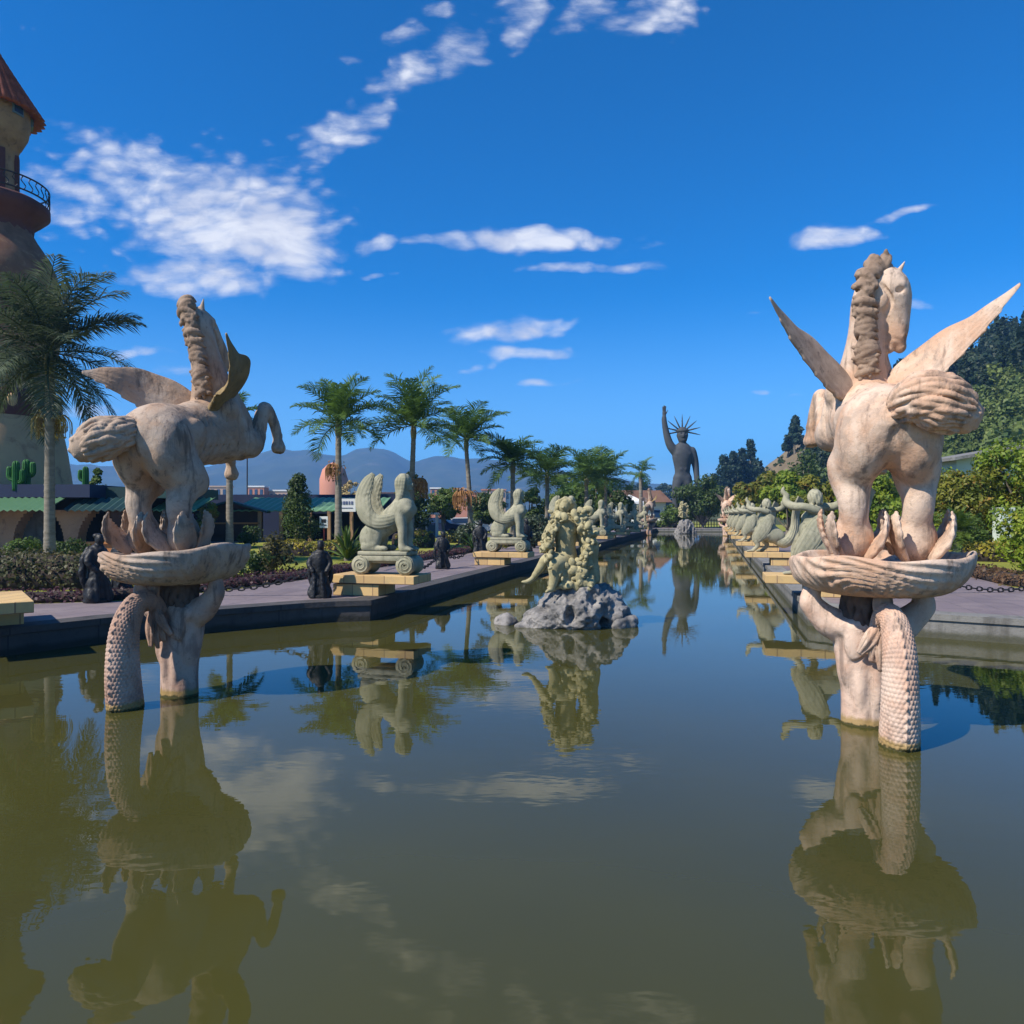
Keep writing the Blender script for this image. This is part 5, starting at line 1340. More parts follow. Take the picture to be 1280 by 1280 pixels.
# the wood on the right hill: one mass of conifers and rounded crowns standing on the slope
def hill_wood(name, seed, count, y0, y1, hmin, hmax, pines, mat):
    g = np.random.default_rng(seed); P, N, S = [], [], []
    n = 0
    while n < count:
        Y = g.uniform(y0, y1); u = g.uniform(.40, .92); X = u * Y
        if X < 50: continue
        z = float(right_hill(npa(X), npa(Y))[0]); n += 1
        H = g.uniform(hmin, hmax) * (1.35 if g.random() < .15 else 1); con = g.random() < pines; W = H * (.40 if con else .75); m = 380
        if con:
            h = g.random(m) ** 1.1; lay = np.floor(h * 9) / 9; rad = W / 2 * (1 - h) ** .85 * np.sqrt(g.uniform(.2, 1, m)) * (.7 + .6 * (1 - (h - lay) * 9)); a = g.uniform(0, 6.28, m); q = np.stack([np.cos(a) * rad, np.sin(a) * rad, H * (.08 + .92 * h)], 1); nn = np.stack([np.cos(a), np.sin(a), .6 + 0 * a], 1)
        else:
            c = ball_points(9, (0, 0, H * .58), (W * .34, W * .34, H * .30), g, .6); q = np.concatenate([ball_points(m // 9, k, W * g.uniform(.13, .24), g, .5) for k in c]); nn = unit_rows(q - npa(0, 0, H * .5))
        P.append(q + npa(X, Y, z - .3)); N.append(nn); S.append(np.full(len(q), H * .08))
    P = np.concatenate(P); N = np.concatenate(N); S = np.concatenate(S)
    V, F = leaf_quads(P, 1.0, N, ratio=.7, seed=3); V = (V.reshape(-1, 4, 3) - P[:, None]) * S[:, None, None] + P[:, None]
    return tag(link(name, to_mesh(name, V.reshape(-1, 3), F, M[mat], False)), kind='stuff')
hill_wood('hill_wood', 77, 430, 62, 135, 4.5, 8.5, .2, 'woodleaf')
hill_wood('hill_pine_wood', 78, 460, 125, 215, 7.0, 12.5, .75, 'pinewood')
g = np.random.default_rng(15); C = []
for i in range(170):
    X = g.uniform(56, 128); Y = g.uniform(150, 215); z = float(brown_hill(npa(X), npa(Y))[0])
    if z > 1: s_ = g.uniform(.5, 1.5); C.append(ball_points(36, (X, Y, z + s_ * .4), (s_, s_, s_ * .7), g, .4))
C = np.concatenate(C); V, F = leaf_quads(C, .75, seed=8); tag(link('hill_scrub', to_mesh('hill_scrub', V, F, M['dark'], False)), kind='stuff')
# ------------------------------------------------------------------ beds, hedges, bushes
def leaf_strip(name, path, w, h, size, dens, mat, seed, label=None, cat=None, kind=None, z0=DZ, under=True, group=None, uneven=.25):
    """low planting along a line: leaf blades through a rounded section, on a dark earthy core"""
    g = np.random.default_rng(seed); P = catmull(np.array([(a, b, 0) for a, b in path]), 6)
    seg = np.linalg.norm(np.diff(P, axis=0), axis=1); L = seg.sum(); n = int(dens * L * (w + 1.4 * h)); t = g.random(n) * L; cum = np.concatenate([[0], np.cumsum(seg)])
    i = np.clip(np.searchsorted(cum, t) - 1, 0, len(seg) - 1); f = (t - cum[i]) / seg[i]; C = P[i] + (P[i + 1] - P[i]) * f[:, None]
    T = (P[i + 1] - P[i]) / seg[i][:, None]; S = np.stack([T[:, 1], -T[:, 0], 0 * t], 1)
    a = g.uniform(0, math.pi, n); rr = g.uniform(.72, 1.06, n); lump = 1 + uneven * fbm(C * 1.3 + npa(seed, 0, 0), 3, seed)
    ca = np.sign(np.cos(a)) * np.abs(np.cos(a)) ** .6; sa = np.sin(a) ** .6
    Q = C + S * (ca * rr * lump * w / 2)[:, None]; Q[:, 2] = z0 + sa * rr * lump * h; N = S * np.cos(a)[:, None] + npa(0, 0, 1) * np.sin(a)[:, None]
    V, F = leaf_quads(Q, size, N, seed=seed, ratio=.7)
    o = link(name, to_mesh(name, V, F, M[mat], False)); tag(o, label, cat, group, kind)
    if under:
        V, F = sweep([(x, y, z0 + h * .22) for x, y, _ in P], h * .62, w * .42, (0, 0, 1), n=10, sub=1); link('earth_core', to_mesh('earth_core', V, F, M['soil']), o)
    return o


def bl(Y, v): e = npa(.272 * Y + BL, Y) + AXR * v; return (e[0], e[1])
def br(Y, v): e = npa(.272 * Y + BR, Y) + AXR * v; return (e[0], e[1])
leaf_strip('ground_cover', [(-14.5, 12.6), (-11.5, 13.6), (-9.6, 14.3), (-7.9, 15.0), (-6.9, 16.8), bl(19, -.5), bl(24, -.5), bl(32, -.5), bl(45, -.6)], 1.0, .22, .07, 230, 'purple', 1, 'low purple red ground cover along the left terrace', 'ground cover', 'stuff')
leaf_strip('ground_cover', [(15.4, 12.2), (13.4, 14.6), (12.3, 17.0), br(20, .45), br(28, .45), br(40, .5)], 1.1, .26, .085, 190, 'brownbed', 2, 'low brown red ground cover along the right terrace', 'ground cover', 'stuff')
leaf_strip('hedge', [(-17.5, 15.4), (-14.4, 16.6), (-11.6, 17.2), (-9.9, 17.5)], 2.1, .86, .085, 330, 'hedge', 3, 'broad clipped brown green hedge at the left in front of the tower', 'hedge', None, uneven=.12)
leaf_strip('hedge', [(gx(340, 31), 31.5), (gx(375, 30), 30.6), (gx(408, 30), 30.4), (gx(432, 30), 30.6)], 1.2, .62, .12, 150, 'yellow', 4, 'yellow flowering hedge on the lawn left of the nearest sphinx', 'hedge')
leaf_strip('hedge', [(gx(492, 40), 40.5), (gx(540, 40), 40)], 1.2, .80, .13, 150, 'yellow', 5, 'square yellow topped hedge seen behind the nearest left sphinx', 'hedge')
leaf_strip('hedge', [(gx(494, 37.5), 38), (gx(538, 37.5), 37.6)], 1.0, .45, .13, 150, 'dark', 6, 'low dark green hedge in front of the yellow topped one', 'hedge')
leaf_strip('hedge', [(gx(430, 27), 28.5), (gx(455, 27), 28.2), (gx(475, 27), 28.6)], 1.3, .5, .11, 150, 'dark', 7, 'dark shrubs at the foot of the blue tipped palm', 'hedge')
leaf_strip('hedge', [(gx(556, 44), 44), (gx(596, 44), 44.5)], 1.0, .5, .13, 110, 'yellow', 8, 'low yellow bed left of the second left sphinx', 'hedge')
leaf_strip('hedge', [(gx(655, 40), 40), (gx(690, 40), 41)], 1.2, .8, .13, 130, 'yellow', 9, 'yellow bed right of the second left sphinx', 'hedge')
leaf_strip('hedge', [(gx(1150, 27.5), 28), (gx(1215, 27), 27.2), (gx(1290, 26.5), 26.4), (gx(1380, 26), 26)], 1.6, .72, .12, 190, 'yellow', 10, 'yellow green hedge across the back of the right lawn', 'hedge')
leaf_strip('hedge', [(gx(1120, 33), 33), (gx(1060, 40), 40), (gx(1010, 50), 50)], 2.0, 1.0, .16, 80, 'broad', 11, 'bright low hedge behind the right row of bird women', 'hedge')
leaf_strip('hedge', [(gx(780, 86), 93), (gx(830, 88), 95), (gx(850, 90), 95)], 1.2, .8, .3, 40, 'mid', 12, 'far low hedge behind the head of the pool', 'hedge')


def bush(label, px, ybase, ytop, wpx, Y, seed, mat, size, n=2600, name='bush', cat='bush', group=None, z=DZ):
    H = HC + pv(ytop) * Y - z; W = wpx / FX * Y; r = thing(name, label, cat, (gx(px, Y), Y, z), 0, group); g = np.random.default_rng(seed)
    C = [ball_points(n // 10, (g.normal() * W * .22, g.normal() * W * .2, H * g.uniform(.25, .8)), (W * .24, W * .24, H * .24), g, .3) for _ in range(10)]
    C = np.concatenate(C); V, F = leaf_quads(C, size, unit_rows(C - npa(0, 0, H * .4)), seed=seed); link('foliage', to_mesh('foliage', V, F, M[mat], False), r)
    mb = MB()
    for k in range(6): a = g.uniform(0, 6.28); mb.add(*sweep([(0, 0, -.05), (math.cos(a) * W * .12, math.sin(a) * W * .12, H * .35), (math.cos(a) * W * .28, math.sin(a) * W * .28, H * .7)], [.03, .02, .01], [.03, .02, .01], n=5, sub=2))
    mb.build('stems', M['bark'], r); return r


bush('dark bush with pinkish leaf tips right of the left fountain basin', 336, 704, 664, 50, 20.0, 201, 'hedge', .11, 1100)
bush('small dark bush below the dark one, right of the left basin', 318, 706, 684, 40, 19.0, 202, 'dark', .10, 900)
bush('shaggy green bush at the right edge beside the lawn', 1282, 700, 628, 70, 21.0, 203, 'broad', .13, 3000)
bush('leafy bush under the right trees beside the pale pillar', 1215, 668, 640, 40, 27.5, 204, 'mid', .12, 1500)
bush('round grey green shrub right of the second left sphinx', 668, 690, 640, 44, 37, 205, 'palm_grey', .16, 2000)
bush('grey green shrub left of the second left sphinx', 590, 690, 650, 34, 37, 206, 'palm_grey', .15, 1500)
bush('dark shrub at the foot of the brown pavilion', 310, 672, 655, 30, 38, 207, 'dark', .13, 900)
bush('shrub in front of the tower awning, right of the near palm', 92, 692, 668, 50, 26, 208, 'dark', .12, 1400)
bush('low shrub in front of the tower awning, left of the near palm', 30, 692, 668, 50, 26, 209, 'mid', .12, 1400)


def agave(label, px, ytop, Y, wpx, seed, mat='mid', n=34, z=DZ):
    r = thing('spiky_plant', label, 'plant', (gx(px, Y), Y, z)); g = np.random.default_rng(seed); L = wpx / FX * Y * .62; mb = MB()
    for k in range(n):
        a = k * 2.399; e = R(g.uniform(18, 84)); l = L * g.uniform(.8, 1.15); o = npa(math.cos(a), math.sin(a), 0)
        p1 = o * math.cos(e) * l * .5 + npa(0, 0, math.sin(e) * l * .5); p2 = p1 + o * math.cos(e - .3) * l * .5 + npa(0, 0, math.sin(e - .35) * l * .5)
        mb.add(*sweep([(0, 0, 0), p1, p2], [.05 * L, .055 * L, .006], [.012, .010, .003], (-o[1], o[0], .01), n=6, sub=3))
    mb.build('leaves', M[mat], r, True)
    st = MB(); st.lathe([(.01, 0), (.10 * L, 0), (.08 * L, .12 * L), (.01, .14 * L)], n=10); st.build('stem', M['bark'], r); return r
agave('large spiky rosette plant behind the tail end of the nearest left sphinx', 434, 640, 27, 74, 301)
agave('spiky rosette plant left of the second left sphinx', 592, 655, 33, 40, 302, 'palm')
agave('spiky plant with upright leaves right of the left bed', 452, 655, 30, 40, 303, 'palm')
# short thick stemmed yucca behind the right basin
palm('squat shaggy yucca with pale trunk behind the rim of the right basin', (gx(1196, 22.5), 22.5, DZ), 1.0, .85, 34, 305, .13, 'mid', 16, .05, (80, -50), (.3, .8), None, (.08, 0), 'squat yuccas')
palm('second squat yucca, half hidden behind the right horse leg', (gx(1163, 25.0), 25.0, DZ), 1.1, .75, 26, 306, .12, 'mid', 16, .05, (80, -40), (.3, .8), None, (-.1, 0), 'squat yuccas')


# ------------------------------------------------------------------ the mushroom-like tower
def make_tower():
    Y = 40.0; px0 = -9; k = Y / FX; r = thing('story_tower', 'tan bulbous tower with tiled cone roof and balcony at the left edge', 'tower', (gx(px0, Y), Y, DZ), R(20))
    z = lambda py: HC + pv(py) * (Y + 1.4) - DZ; w = lambda p: p * k * .83
    n = 56; prof = []
    mb = MB(); mb.lathe([(.02, -.2), (w(112), -.2), (w(110), z(640)), (w(104), z(606)), (w(98), z(570)), (w(91), z(540)), (w(86), z(528))], n=n); mb.build('bell_base', M['cream'], r, True)
    mb = MB(); mb.lathe([(w(86), z(528)), (w(90), z(522)), (w(88), z(506)), (w(84), z(498)), (w(82), z(496))], n=n); ring = mb.build('oval_band', M['maroon'], r, True)
    mb = MB()
    for q in range(18):
        a = 2 * math.pi * q / 18; c = npa(math.cos(a), math.sin(a), 0) * w(88) + npa(0, 0, z(512)); e = MB(); e.lathe([(.001, .10), (.18, .09), (.26, .03), (.28, 0), (.28, -.02)], n=14); t = npa(-math.sin(a), math.cos(a), 0); o = npa(math.cos(a), math.sin(a), 0)
        e.xform(np.stack([t * .9, npa(0, 0, 1.35), o], 1), c); mb.add(e.V[0], e.F)
    mb.build('oval_ornaments', M['cream'], ring, True)
    mb = MB(); mb.lathe([(w(82), z(496)), (w(80), z(494)), (w(78), z(470)), (w(80), z(466)), (w(80), z(462))], n=n, disp=lambda A, j, rr, zz: .05 * (np.mod(A * 40 / (2 * math.pi), 1) < .78) * (j in (1, 2))); mb.build('slatted_band', M['tan'], r)
    mb = MB(); mb.lathe([(w(80), z(462)), (w(86), z(440)), (w(90), z(400)), (w(87), z(365)), (w(82), z(345)), (w(71), z(326)), (w(58), z(310)), (w(50), z(298))], n=n); mb.build('bulb_body', M['bulb'], r, True)
    mb = MB(); mb.lathe([(w(52), z(304)), (w(51), z(298)), (w(52), z(292)), (w(64), z(284)), (w(74), z(276)), (w(74), z(268)), (w(66), z(264)), (.05, z(264))], n=n, disp=lambda A, j, rr, zz: .06 * np.sin(A * 22) * (j < 3)); bal = mb.build('balcony', M['maroon'], r, True)
    mb = MB()
    for zz in (z(246), z(262)): mb.lathe([(w(72), zz), (w(73.6), zz), (w(73.6), zz + .07), (w(72), zz + .07), (w(72), zz)], n=n)
    for q in range(40):
        a = 2 * math.pi * q / 40; o = npa(math.cos(a), math.sin(a), 0); t = npa(-o[1], o[0], 0); b = o * w(72.8); h0, h1 = z(262), z(246)
        mb.tube([b + npa(0, 0, h0), b + t * .14 + npa(0, 0, h0 + (h1 - h0) * .35), b - t * .10 + npa(0, 0, h0 + (h1 - h0) * .7), b + npa(0, 0, h1)], .028, 5, 3)
    mb.build('balcony_railing', M['iron'], bal, True)
    mb = MB(); mb.lathe([(w(30), z(272)), (w(29), z(240)), (w(28.5), z(215)), (w(30), z(204)), (w(34), z(200))], n=n); nk = mb.build('neck', M['tan'], r, True)
    for q in range(5):
        a = 2 * math.pi * q / 5 + R(-62); m2 = MB(); m2.box((math.cos(a) * w(29), math.sin(a) * w(29), (z(268) + z(206)) / 2), (.16, .30, (z(206) - z(268)) / 2), a, .04); m2.build('pilaster', M['maroon'], nk)
    mb = MB(); mb.lathe([(w(28), z(204)), (w(36), z(196)), (w(45), z(182)), (w(48.5), z(168)), (w(49), z(154)), (w(47), z(142)), (w(44), z(138))], n=n, disp=lambda A, j, rr, zz: .03 * np.sin(3 * A + j)); ch = mb.build('upper_chamber', M['tan'], r, True)
    for q in range(7):
        a = 2 * math.pi * q / 7 + R(-88); o = npa(math.cos(a), math.sin(a), 0); t = npa(-o[1], o[0], 0); c = o * w(49.2) + npa(0, 0, z(157))
        A = np.linspace(0, math.pi, 12); out = [(-.30, -.42), (.30, -.42)] + [(.30 * math.cos(x), .12 + .42 * math.sin(x)) for x in A]
        def plate(s, d0, d1):
            m3 = MB(); pts = [(u * s, v * s) for u, v in out]; nn = len(pts)
            V = [c + t * u + npa(0, 0, v) + o * d0 for u, v in pts] + [c + t * u + npa(0, 0, v) + o * d1 for u, v in pts]
            m3.add(V, [tuple(range(nn))[::-1], tuple(range(nn, 2 * nn))] + [(i, (i + 1) % nn, nn + (i + 1) % nn, nn + i) for i in range(nn)]); return m3
        f = plate(1.0, -.25, .06).build('window', M['frame'], ch); plate(.78, -.2, .085).build('pane', M['glass'], f)
    # tiled cone: rows of barrel tiles running up to the tip
    H0, H1 = z(158), z(74); nt = 30; mb = MB()
    def tiles(A, j, rr, zz): return rr * .075 * np.abs(np.cos(A * nt / 2)) - .03 * rr
    prof = []
    rows = 13
    for q in range(rows):
        f0, f1 = q / rows, (q + 1) / rows; r0 = w(63) * (1 - f0) ** 1.06 + .03; r1 = w(63) * (1 - f1) ** 1.06 + .03
        prof += [(r0 + .05, H0 + (H1 - H0) * f0), (r1 + .03, H0 + (H1 - H0) * f1 - .02)]
    mb.lathe([(w(40), H0 + .25), (w(60), H0 - .05)] + prof + [(.02, H1 + .1)], n=nt * 8, disp=tiles); rf = mb.build('tiled_roof', M['roof'], r, True)
    mb = MB(); mb.lathe([(.02, H1 - .1), (.12, H1 - .05), (.10, H1 + .2), (.18, H1 + .4), (.10, H1 + .6), (.01, H1 + .9)], n=14); mb.build('finial', M['roof'], rf, True)
    # a window low on the bell
    a = R(-78); o = npa(math.cos(a), math.sin(a), 0); t = npa(-o[1], o[0], 0); c = o * w(96) + npa(0, 0, z(572)); m3 = MB()
    pts = [(-.25, -.7), (.25, -.7)] + [(.25 * math.cos(x), .5 + .3 * math.sin(x)) for x in np.linspace(0, math.pi, 10)]; nn = len(pts)
    m3.add([c + t * u + npa(0, 0, v) - o * .2 for u, v in pts] + [c + t * u + npa(0, 0, v) + o * .12 for u, v in pts], [tuple(range(nn))[::-1], tuple(range(nn, 2 * nn))] + [(i, (i + 1) % nn, nn + (i + 1) % nn, nn + i) for i in range(nn)]); m3.build('low_window', M['glass'], r)
make_tower()


def cactus(label, px, ybase, ytop, Y, arms, seed):
    z0 = HC + pv(ybase) * Y; H = pv(ytop) * Y - pv(ybase) * Y; r = thing('painted_cactus', label, 'cactus', (gx(px, Y), Y, z0), 0, 'green cacti on the awning roof'); mb = MB()
    def ribs(s_, a, V): return .03 * np.cos(9 * a)
    w = H * .10; mb.add(*sweep([(0, 0, -.05), (0, 0, H * .5), (0, 0, H * .9), (0, 0, H)], [w, w * 1.05, w * .9, w * .15], [w, w * 1.05, w * .9, w * .15], (1, 0, 0), n=36, sub=6, disp=ribs)); mb.build('column', M['cactus'], r, True)
    for sx, h in arms:
        m = MB(); m.add(*sweep([(0, 0, H * h), (sx * H * .14, 0, H * (h + .02)), (sx * H * .22, 0, H * (h + .12)), (sx * H * .22, 0, H * (h + .40)), (sx * H * .22, 0, H * (h + .46))], [w * .6, w * .7, w * .75, w * .65, w * .1], [w * .6, w * .7, w * .75, w * .65, w * .1], (0, 1, 0), n=30, sub=6, disp=ribs)); m.build('arm', M['cactus'], r, True)
    return r


# ------------------------------------------------------------------ buildings
def slab_roof(mb, x0, x1, y0, z0, y1, z1, t=.12):
    mb.add([(x0, y0, z0), (x1, y0, z0), (x1, y1, z1), (x0, y1, z1), (x0, y0, z0 + t), (x1, y0, z0 + t), (x1, y1, z1 + t), (x0, y1, z1 + t)], [(3, 2, 1, 0), (4, 5, 6, 7), (0, 1, 5, 4), (1, 2, 6, 5), (2, 3, 7, 6), (3, 0, 4, 7)])


def corrugated(mb, x0, x1, y0, z0, y1, z1, pitch=.30, t=.04):
    n = max(4, int((x1 - x0) / pitch)); X = np.repeat(np.linspace(x0, x1, n * 4 + 1), 1); W = t * np.cos(np.arange(n * 4 + 1) * math.pi / 2)
    V = np.concatenate([np.stack([X, 0 * X + y0, W + z0], 1), np.stack([X, 0 * X + y1, W + z1], 1), np.stack([X, 0 * X + y0, W + z0 - .06], 1), np.stack([X, 0 * X + y1, W + z1 - .06], 1)]); m = len(X)
    F = [(i, i + 1, m + i + 1, m + i) for i in range(m - 1)] + [(2 * m + i + 1, 2 * m + i, 3 * m + i, 3 * m + i + 1) for i in range(m - 1)] + [(i + 1, i, 2 * m + i, 2 * m + i + 1) for i in range(m - 1)]
    mb.add(V, F)


# the awning pavilion round the foot of the tower
Y = 33.0; r = thing('awning_pavilion', 'low dark pavilion with green corrugated awning under the tower', 'building', (0, Y, DZ)); X = lambda px: gx(px, Y); Zp = lambda py: HC + pv(py) * Y - DZ
m = MB(); m.box(((X(-120) + X(172)) / 2, 3.2, Zp(612) / 2), ((X(172) - X(-120)) / 2, 2.0, Zp(612) / 2 - .02)); wl = m.build('shaded_wall', M['darkroom'], r)  # near-black wall colour stands for the deep shade under the awning
m = MB(); m.box(((X(-120) + X(120)) / 2, 2.4, (Zp(606) + Zp(622)) / 2), ((X(120) - X(-120)) / 2, 2.9, (Zp(606) - Zp(622)) / 2)); m.build('blue_fascia', M['navy'], r)
m = MB(); m.box(((X(118) + X(215)) / 2, 3.0, (Zp(608) + Zp(622)) / 2), ((X(215) - X(118)) / 2, 2.2, (Zp(608) - Zp(622)) / 2)); m.build('teal_fascia', M['tealroof'], r)
m = MB(); corrugated(m, X(-120), X(92), -1.9, Zp(637), -.45, Zp(622)); m.build('green_awning', M['greenroof'], r)
m = MB(); corrugated(m, X(95), X(168), -.9, Zp(637), .35, Zp(622)); m.build('teal_awning', M['tealroof'], r)
m = MB(); corrugated(m, X(135), X(232), 1.2, Zp(637), 3.4, Zp(620)); m.build('far_awning', M['greenroof'], r)
for px in (18, 97, 165):
    m = MB(); c = X(px); pts = [(c - .35, -.3), (c + .35, -.3)]
    for q in range(12):
        f = q / 11; hw = .28 + .62 * f ** 3; m.box((c, -.2, Zp(692) + .05 + (Zp(638) - Zp(692)) * (f * .92 + .02)), (hw, .32, (Zp(638) - Zp(692)) / 24))
    m.build('flared_pillar', M['tan'] if px < 100 else M['brownwall'], r)
m = MB(); m.box(((X(0) + X(50)) / 2, .9, 1.0), ((X(50) - X(0)) / 2, .12, 1.0)); m.box(((X(-60) + X(-10)) / 2, .9, 1.0), (1.2, .12, 1.0)); m.build('grey_shutter', M['coping'], r)
m = MB(); m.box(((X(95) + X(160)) / 2, -.6, .45), ((X(160) - X(95)) / 2, .06, .05)); m.box(((X(120) + X(165)) / 2, -.5, .22), (.9, .06, .22)); m.build('low_barrier', M['orange'], r)
cactus('bright green cactus with two arms, left of the near palm', 20, 612, 576, 32.6, [(-1, .35), (1, .25)], 1)
cactus('plain green cactus column just right of the two armed one', 33, 612, 574, 33.0, [(1, .45)], 2)
cactus('green cactus on the pavilion roof right of the near palm', 107, 612, 583, 33.2, [(-1, .4)], 3)

# brown gabled pavilion with a long green roof
Y = 46.0; r = thing('green_roofed_pavilion', 'long low pavilion with pale green roof and dark brown gable', 'building', (0, Y, DZ)); X = lambda px: gx(px, Y); Zp = lambda py: HC + pv(py) * Y - DZ
m = MB(); gx0, gx1, gm = X(242), X(327), X(290); m.add([(gx0, 0, 0), (gx1, 0, 0), (gx1, 0, Zp(638)), (gm, 0, Zp(627)), (gx0, 0, Zp(641)), (gx0, .3, 0), (gx1, .3, 0), (gx1, .3, Zp(638)), (gm, .3, Zp(627)), (gx0, .3, Zp(641))], [(0, 1, 2, 3, 4), (9, 8, 7, 6, 5), (0, 5, 6, 1), (1, 6, 7, 2), (2, 7, 8, 3), (3, 8, 9, 4), (4, 9, 5, 0)]); m.build('gable_wall', M['brownwall'], r)
m = MB(); m.box(((X(262) + X(326)) / 2, -.12, Zp(654)), ((X(326) - X(262)) / 2, .08, .05)); m.build('orange_rail', M['orange'], r)
m = MB(); m.box(((X(262) + X(326)) / 2, -.08, Zp(661)), ((X(326) - X(262)) / 2, .05, .33)); m.build('timber_parapet', M['brownwall'], r)
m = MB(); m.add([(gm, -.6, Zp(625.5)), (gx1 + .5, -.6, Zp(639)), (gx1 + .5, -.6, Zp(639) - .12), (gm, -.6, Zp(625.5) - .12), (gm, .2, Zp(625.5)), (gx1 + .5, .2, Zp(639)), (gx1 + .5, .2, Zp(639) - .12), (gm, .2, Zp(625.5) - .12)], [(3, 2, 1, 0), (4, 5, 6, 7), (0, 1, 5, 4), (1, 2, 6, 5), (2, 3, 7, 6), (3, 0, 4, 7)])
m.add([(gx0 - .5, -.6, Zp(642)), (gm, -.6, Zp(625.5)), (gm, -.6, Zp(625.5) - .12), (gx0 - .5, -.6, Zp(642) - .12), (gx0 - .5, .2, Zp(642)), (gm, .2, Zp(625.5)), (gm, .2, Zp(625.5) - .12), (gx0 - .5, .2, Zp(642) - .12)], [(3, 2, 1, 0), (4, 5, 6, 7), (0, 1, 5, 4), (1, 2, 6, 5), (2, 3, 7, 6), (3, 0, 4, 7)]); m.build('gable_trim', M['tealroof'], r)
m = MB(); corrugated(m, gm, X(475), -.2, Zp(638), 4.2, Zp(620), .45, .03); m.build('green_roof', M['greenroof'], r)
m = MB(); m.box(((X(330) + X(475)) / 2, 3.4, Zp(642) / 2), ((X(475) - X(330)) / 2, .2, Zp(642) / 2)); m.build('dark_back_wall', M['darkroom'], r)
m = MB(); m.box(((X(180) + X(482)) / 2, 6.2, Zp(617) / 2 + .0), ((X(482) - X(180)) / 2, .8, Zp(613.5) / 2)); m.build('blue_rear_wall', M['navy'], r)
for px in (325.5, 352, 388, 412, 440, 470): m = MB(); m.box((X(px), -.1, Zp(639) / 2), (.10, .10, Zp(639) / 2)); m.build('post', M['tan'], r)
# signs
Y = 45.2; r = thing('banner_sign', 'white banner with blue grey lettering on the pavilion eave', 'sign', (gx(432, Y), Y, HC + pv(640) * Y)); m = MB(); m.box((0, 0, .42), (.62, .04, .40)); m.build('board', M['white'], r)
m = MB()
for k, ww in enumerate((.10, .07, .10, .10, .07, .10)): m.box((-.42 + .165 * k, -.05, .56), (ww * .6, .012, .10))
m.box((0, -.05, .25), (.45, .012, .02)); m.build('lettering', M['lettering'], r)
Y = 42.0; r = thing('road_sign', 'small white road sign on a thin red post beside the road', 'sign', (gx(405, Y), Y, DZ)); m = MB(); m.tube([(0, 0, -.1), (0, 0, 1.0)], .05, 8); m.build('post', M['red'], r)
m = MB(); m.box((0, -.06, 1.25), (.24, .02, .33), bev=.015); b = m.build('plate', M['white'], r); m = MB(); m.box((0, -.09, 1.33), (.13, .012, .10)); m.box((0, -.09, 1.10), (.15, .012, .03)); m.build('marking', M['tyre'], b)
r = thing('lamp_mast', 'thin tall grey mast rising behind the pavilion roof', 'mast', (gx(309, 60), 60, DZ)); m = MB(); m.tube([(0, 0, -.1), (0, 0, 6.8)], .05, 8); m.build('pole', M['iron'], r); m = MB(); m.box((.2, 0, 6.8), (.35, .10, .06), bev=.02); m.build('lamp_head', M['iron'], r)


# salmon and pale brick houses of the town beyond the park
def town_house(label, px0, px1, ytop, Y, mat, floors=3, bays=4, dome=None, roofcol='brickpale'):
    x0, x1 = gx(px0, Y), gx(px1, Y); H = HC + pv(ytop) * Y - DZ; D = max(5, (x1 - x0) * .6)
    r = thing('town_house', label, 'building', ((x0 + x1) / 2, Y, DZ), 0, 'brick houses of the town beyond the park'); hw = (x1 - x0) / 2
    m = MB(); m.box((0, D / 2, H / 2), (hw, D / 2, H / 2)); m.build('wall', M[mat], r)
    m = MB(); m.box((0, D / 2, H + .25), (hw + .25, D / 2 + .25, .25)); m.build('roof', M[roofcol], r)
    if dome: m = MB(); m.lathe([(dome, H + .4), (dome, H + dome * 1.2), (dome * .8, H + dome * 1.9), (dome * .4, H + dome * 2.3), (.02, H + dome * 2.45)], (0, D / 2, 0), n=24); m.build('round_top', M[mat], r, True)
    fh = H / floors
    for f in range(max(0, floors - 2), floors):
        for b in range(bays):
            m = MB(); m.box((-hw + (b + .5) * 2 * hw / bays, -.02, (f + .55) * fh), (hw / bays * .5, .10, fh * .26)); m.build('window', M['glass'], r)
    return r
for a in [('salmon house with round dome tower left of the blue tipped palm', 402, 428, 620, 240, 'brickpink', 3, 3, 4.6), ('low brown roofed house right of the domed one', 426, 470, 622, 250, 'brownwall', 2, 5, None, 'darkroof'), ('pale house at the far left of the town', 262, 284, 609, 250, 'brickpale', 3, 3), ('pinkish house with flat white roof behind the pavilion', 310, 330, 609, 255, 'brickpink', 3, 3, None, 'white'),
          ('long low pale house row behind the pavilion', 332, 362, 614, 260, 'brickpale', 2, 6, None, 'white'), ('brown house behind the nearest sphinx', 470, 508, 617, 265, 'brownwall', 3, 5, None, 'darkroof'), ('salmon block right of the nearest sphinx', 538, 551, 611, 270, 'brickpink', 4, 2, None, 'white'), ('brown roofed block between two salmon blocks', 551, 572, 616, 272, 'brownwall', 3, 3, None, 'darkroof'),
          ('broad salmon block behind the slender palm', 566, 584, 612, 268, 'brickpink', 4, 3), ('pale arcaded block right of the slender palm', 602, 632, 613, 280, 'brickpale', 3, 6, None, 'brickpink'), ('small white house at the right end of the town', 632, 642, 616, 282, 'white', 3, 2), ('low far house row behind the second sphinx', 584, 604, 617, 285, 'brickpink', 2, 4, None, 'darkroof')]:
    town_house(*a)

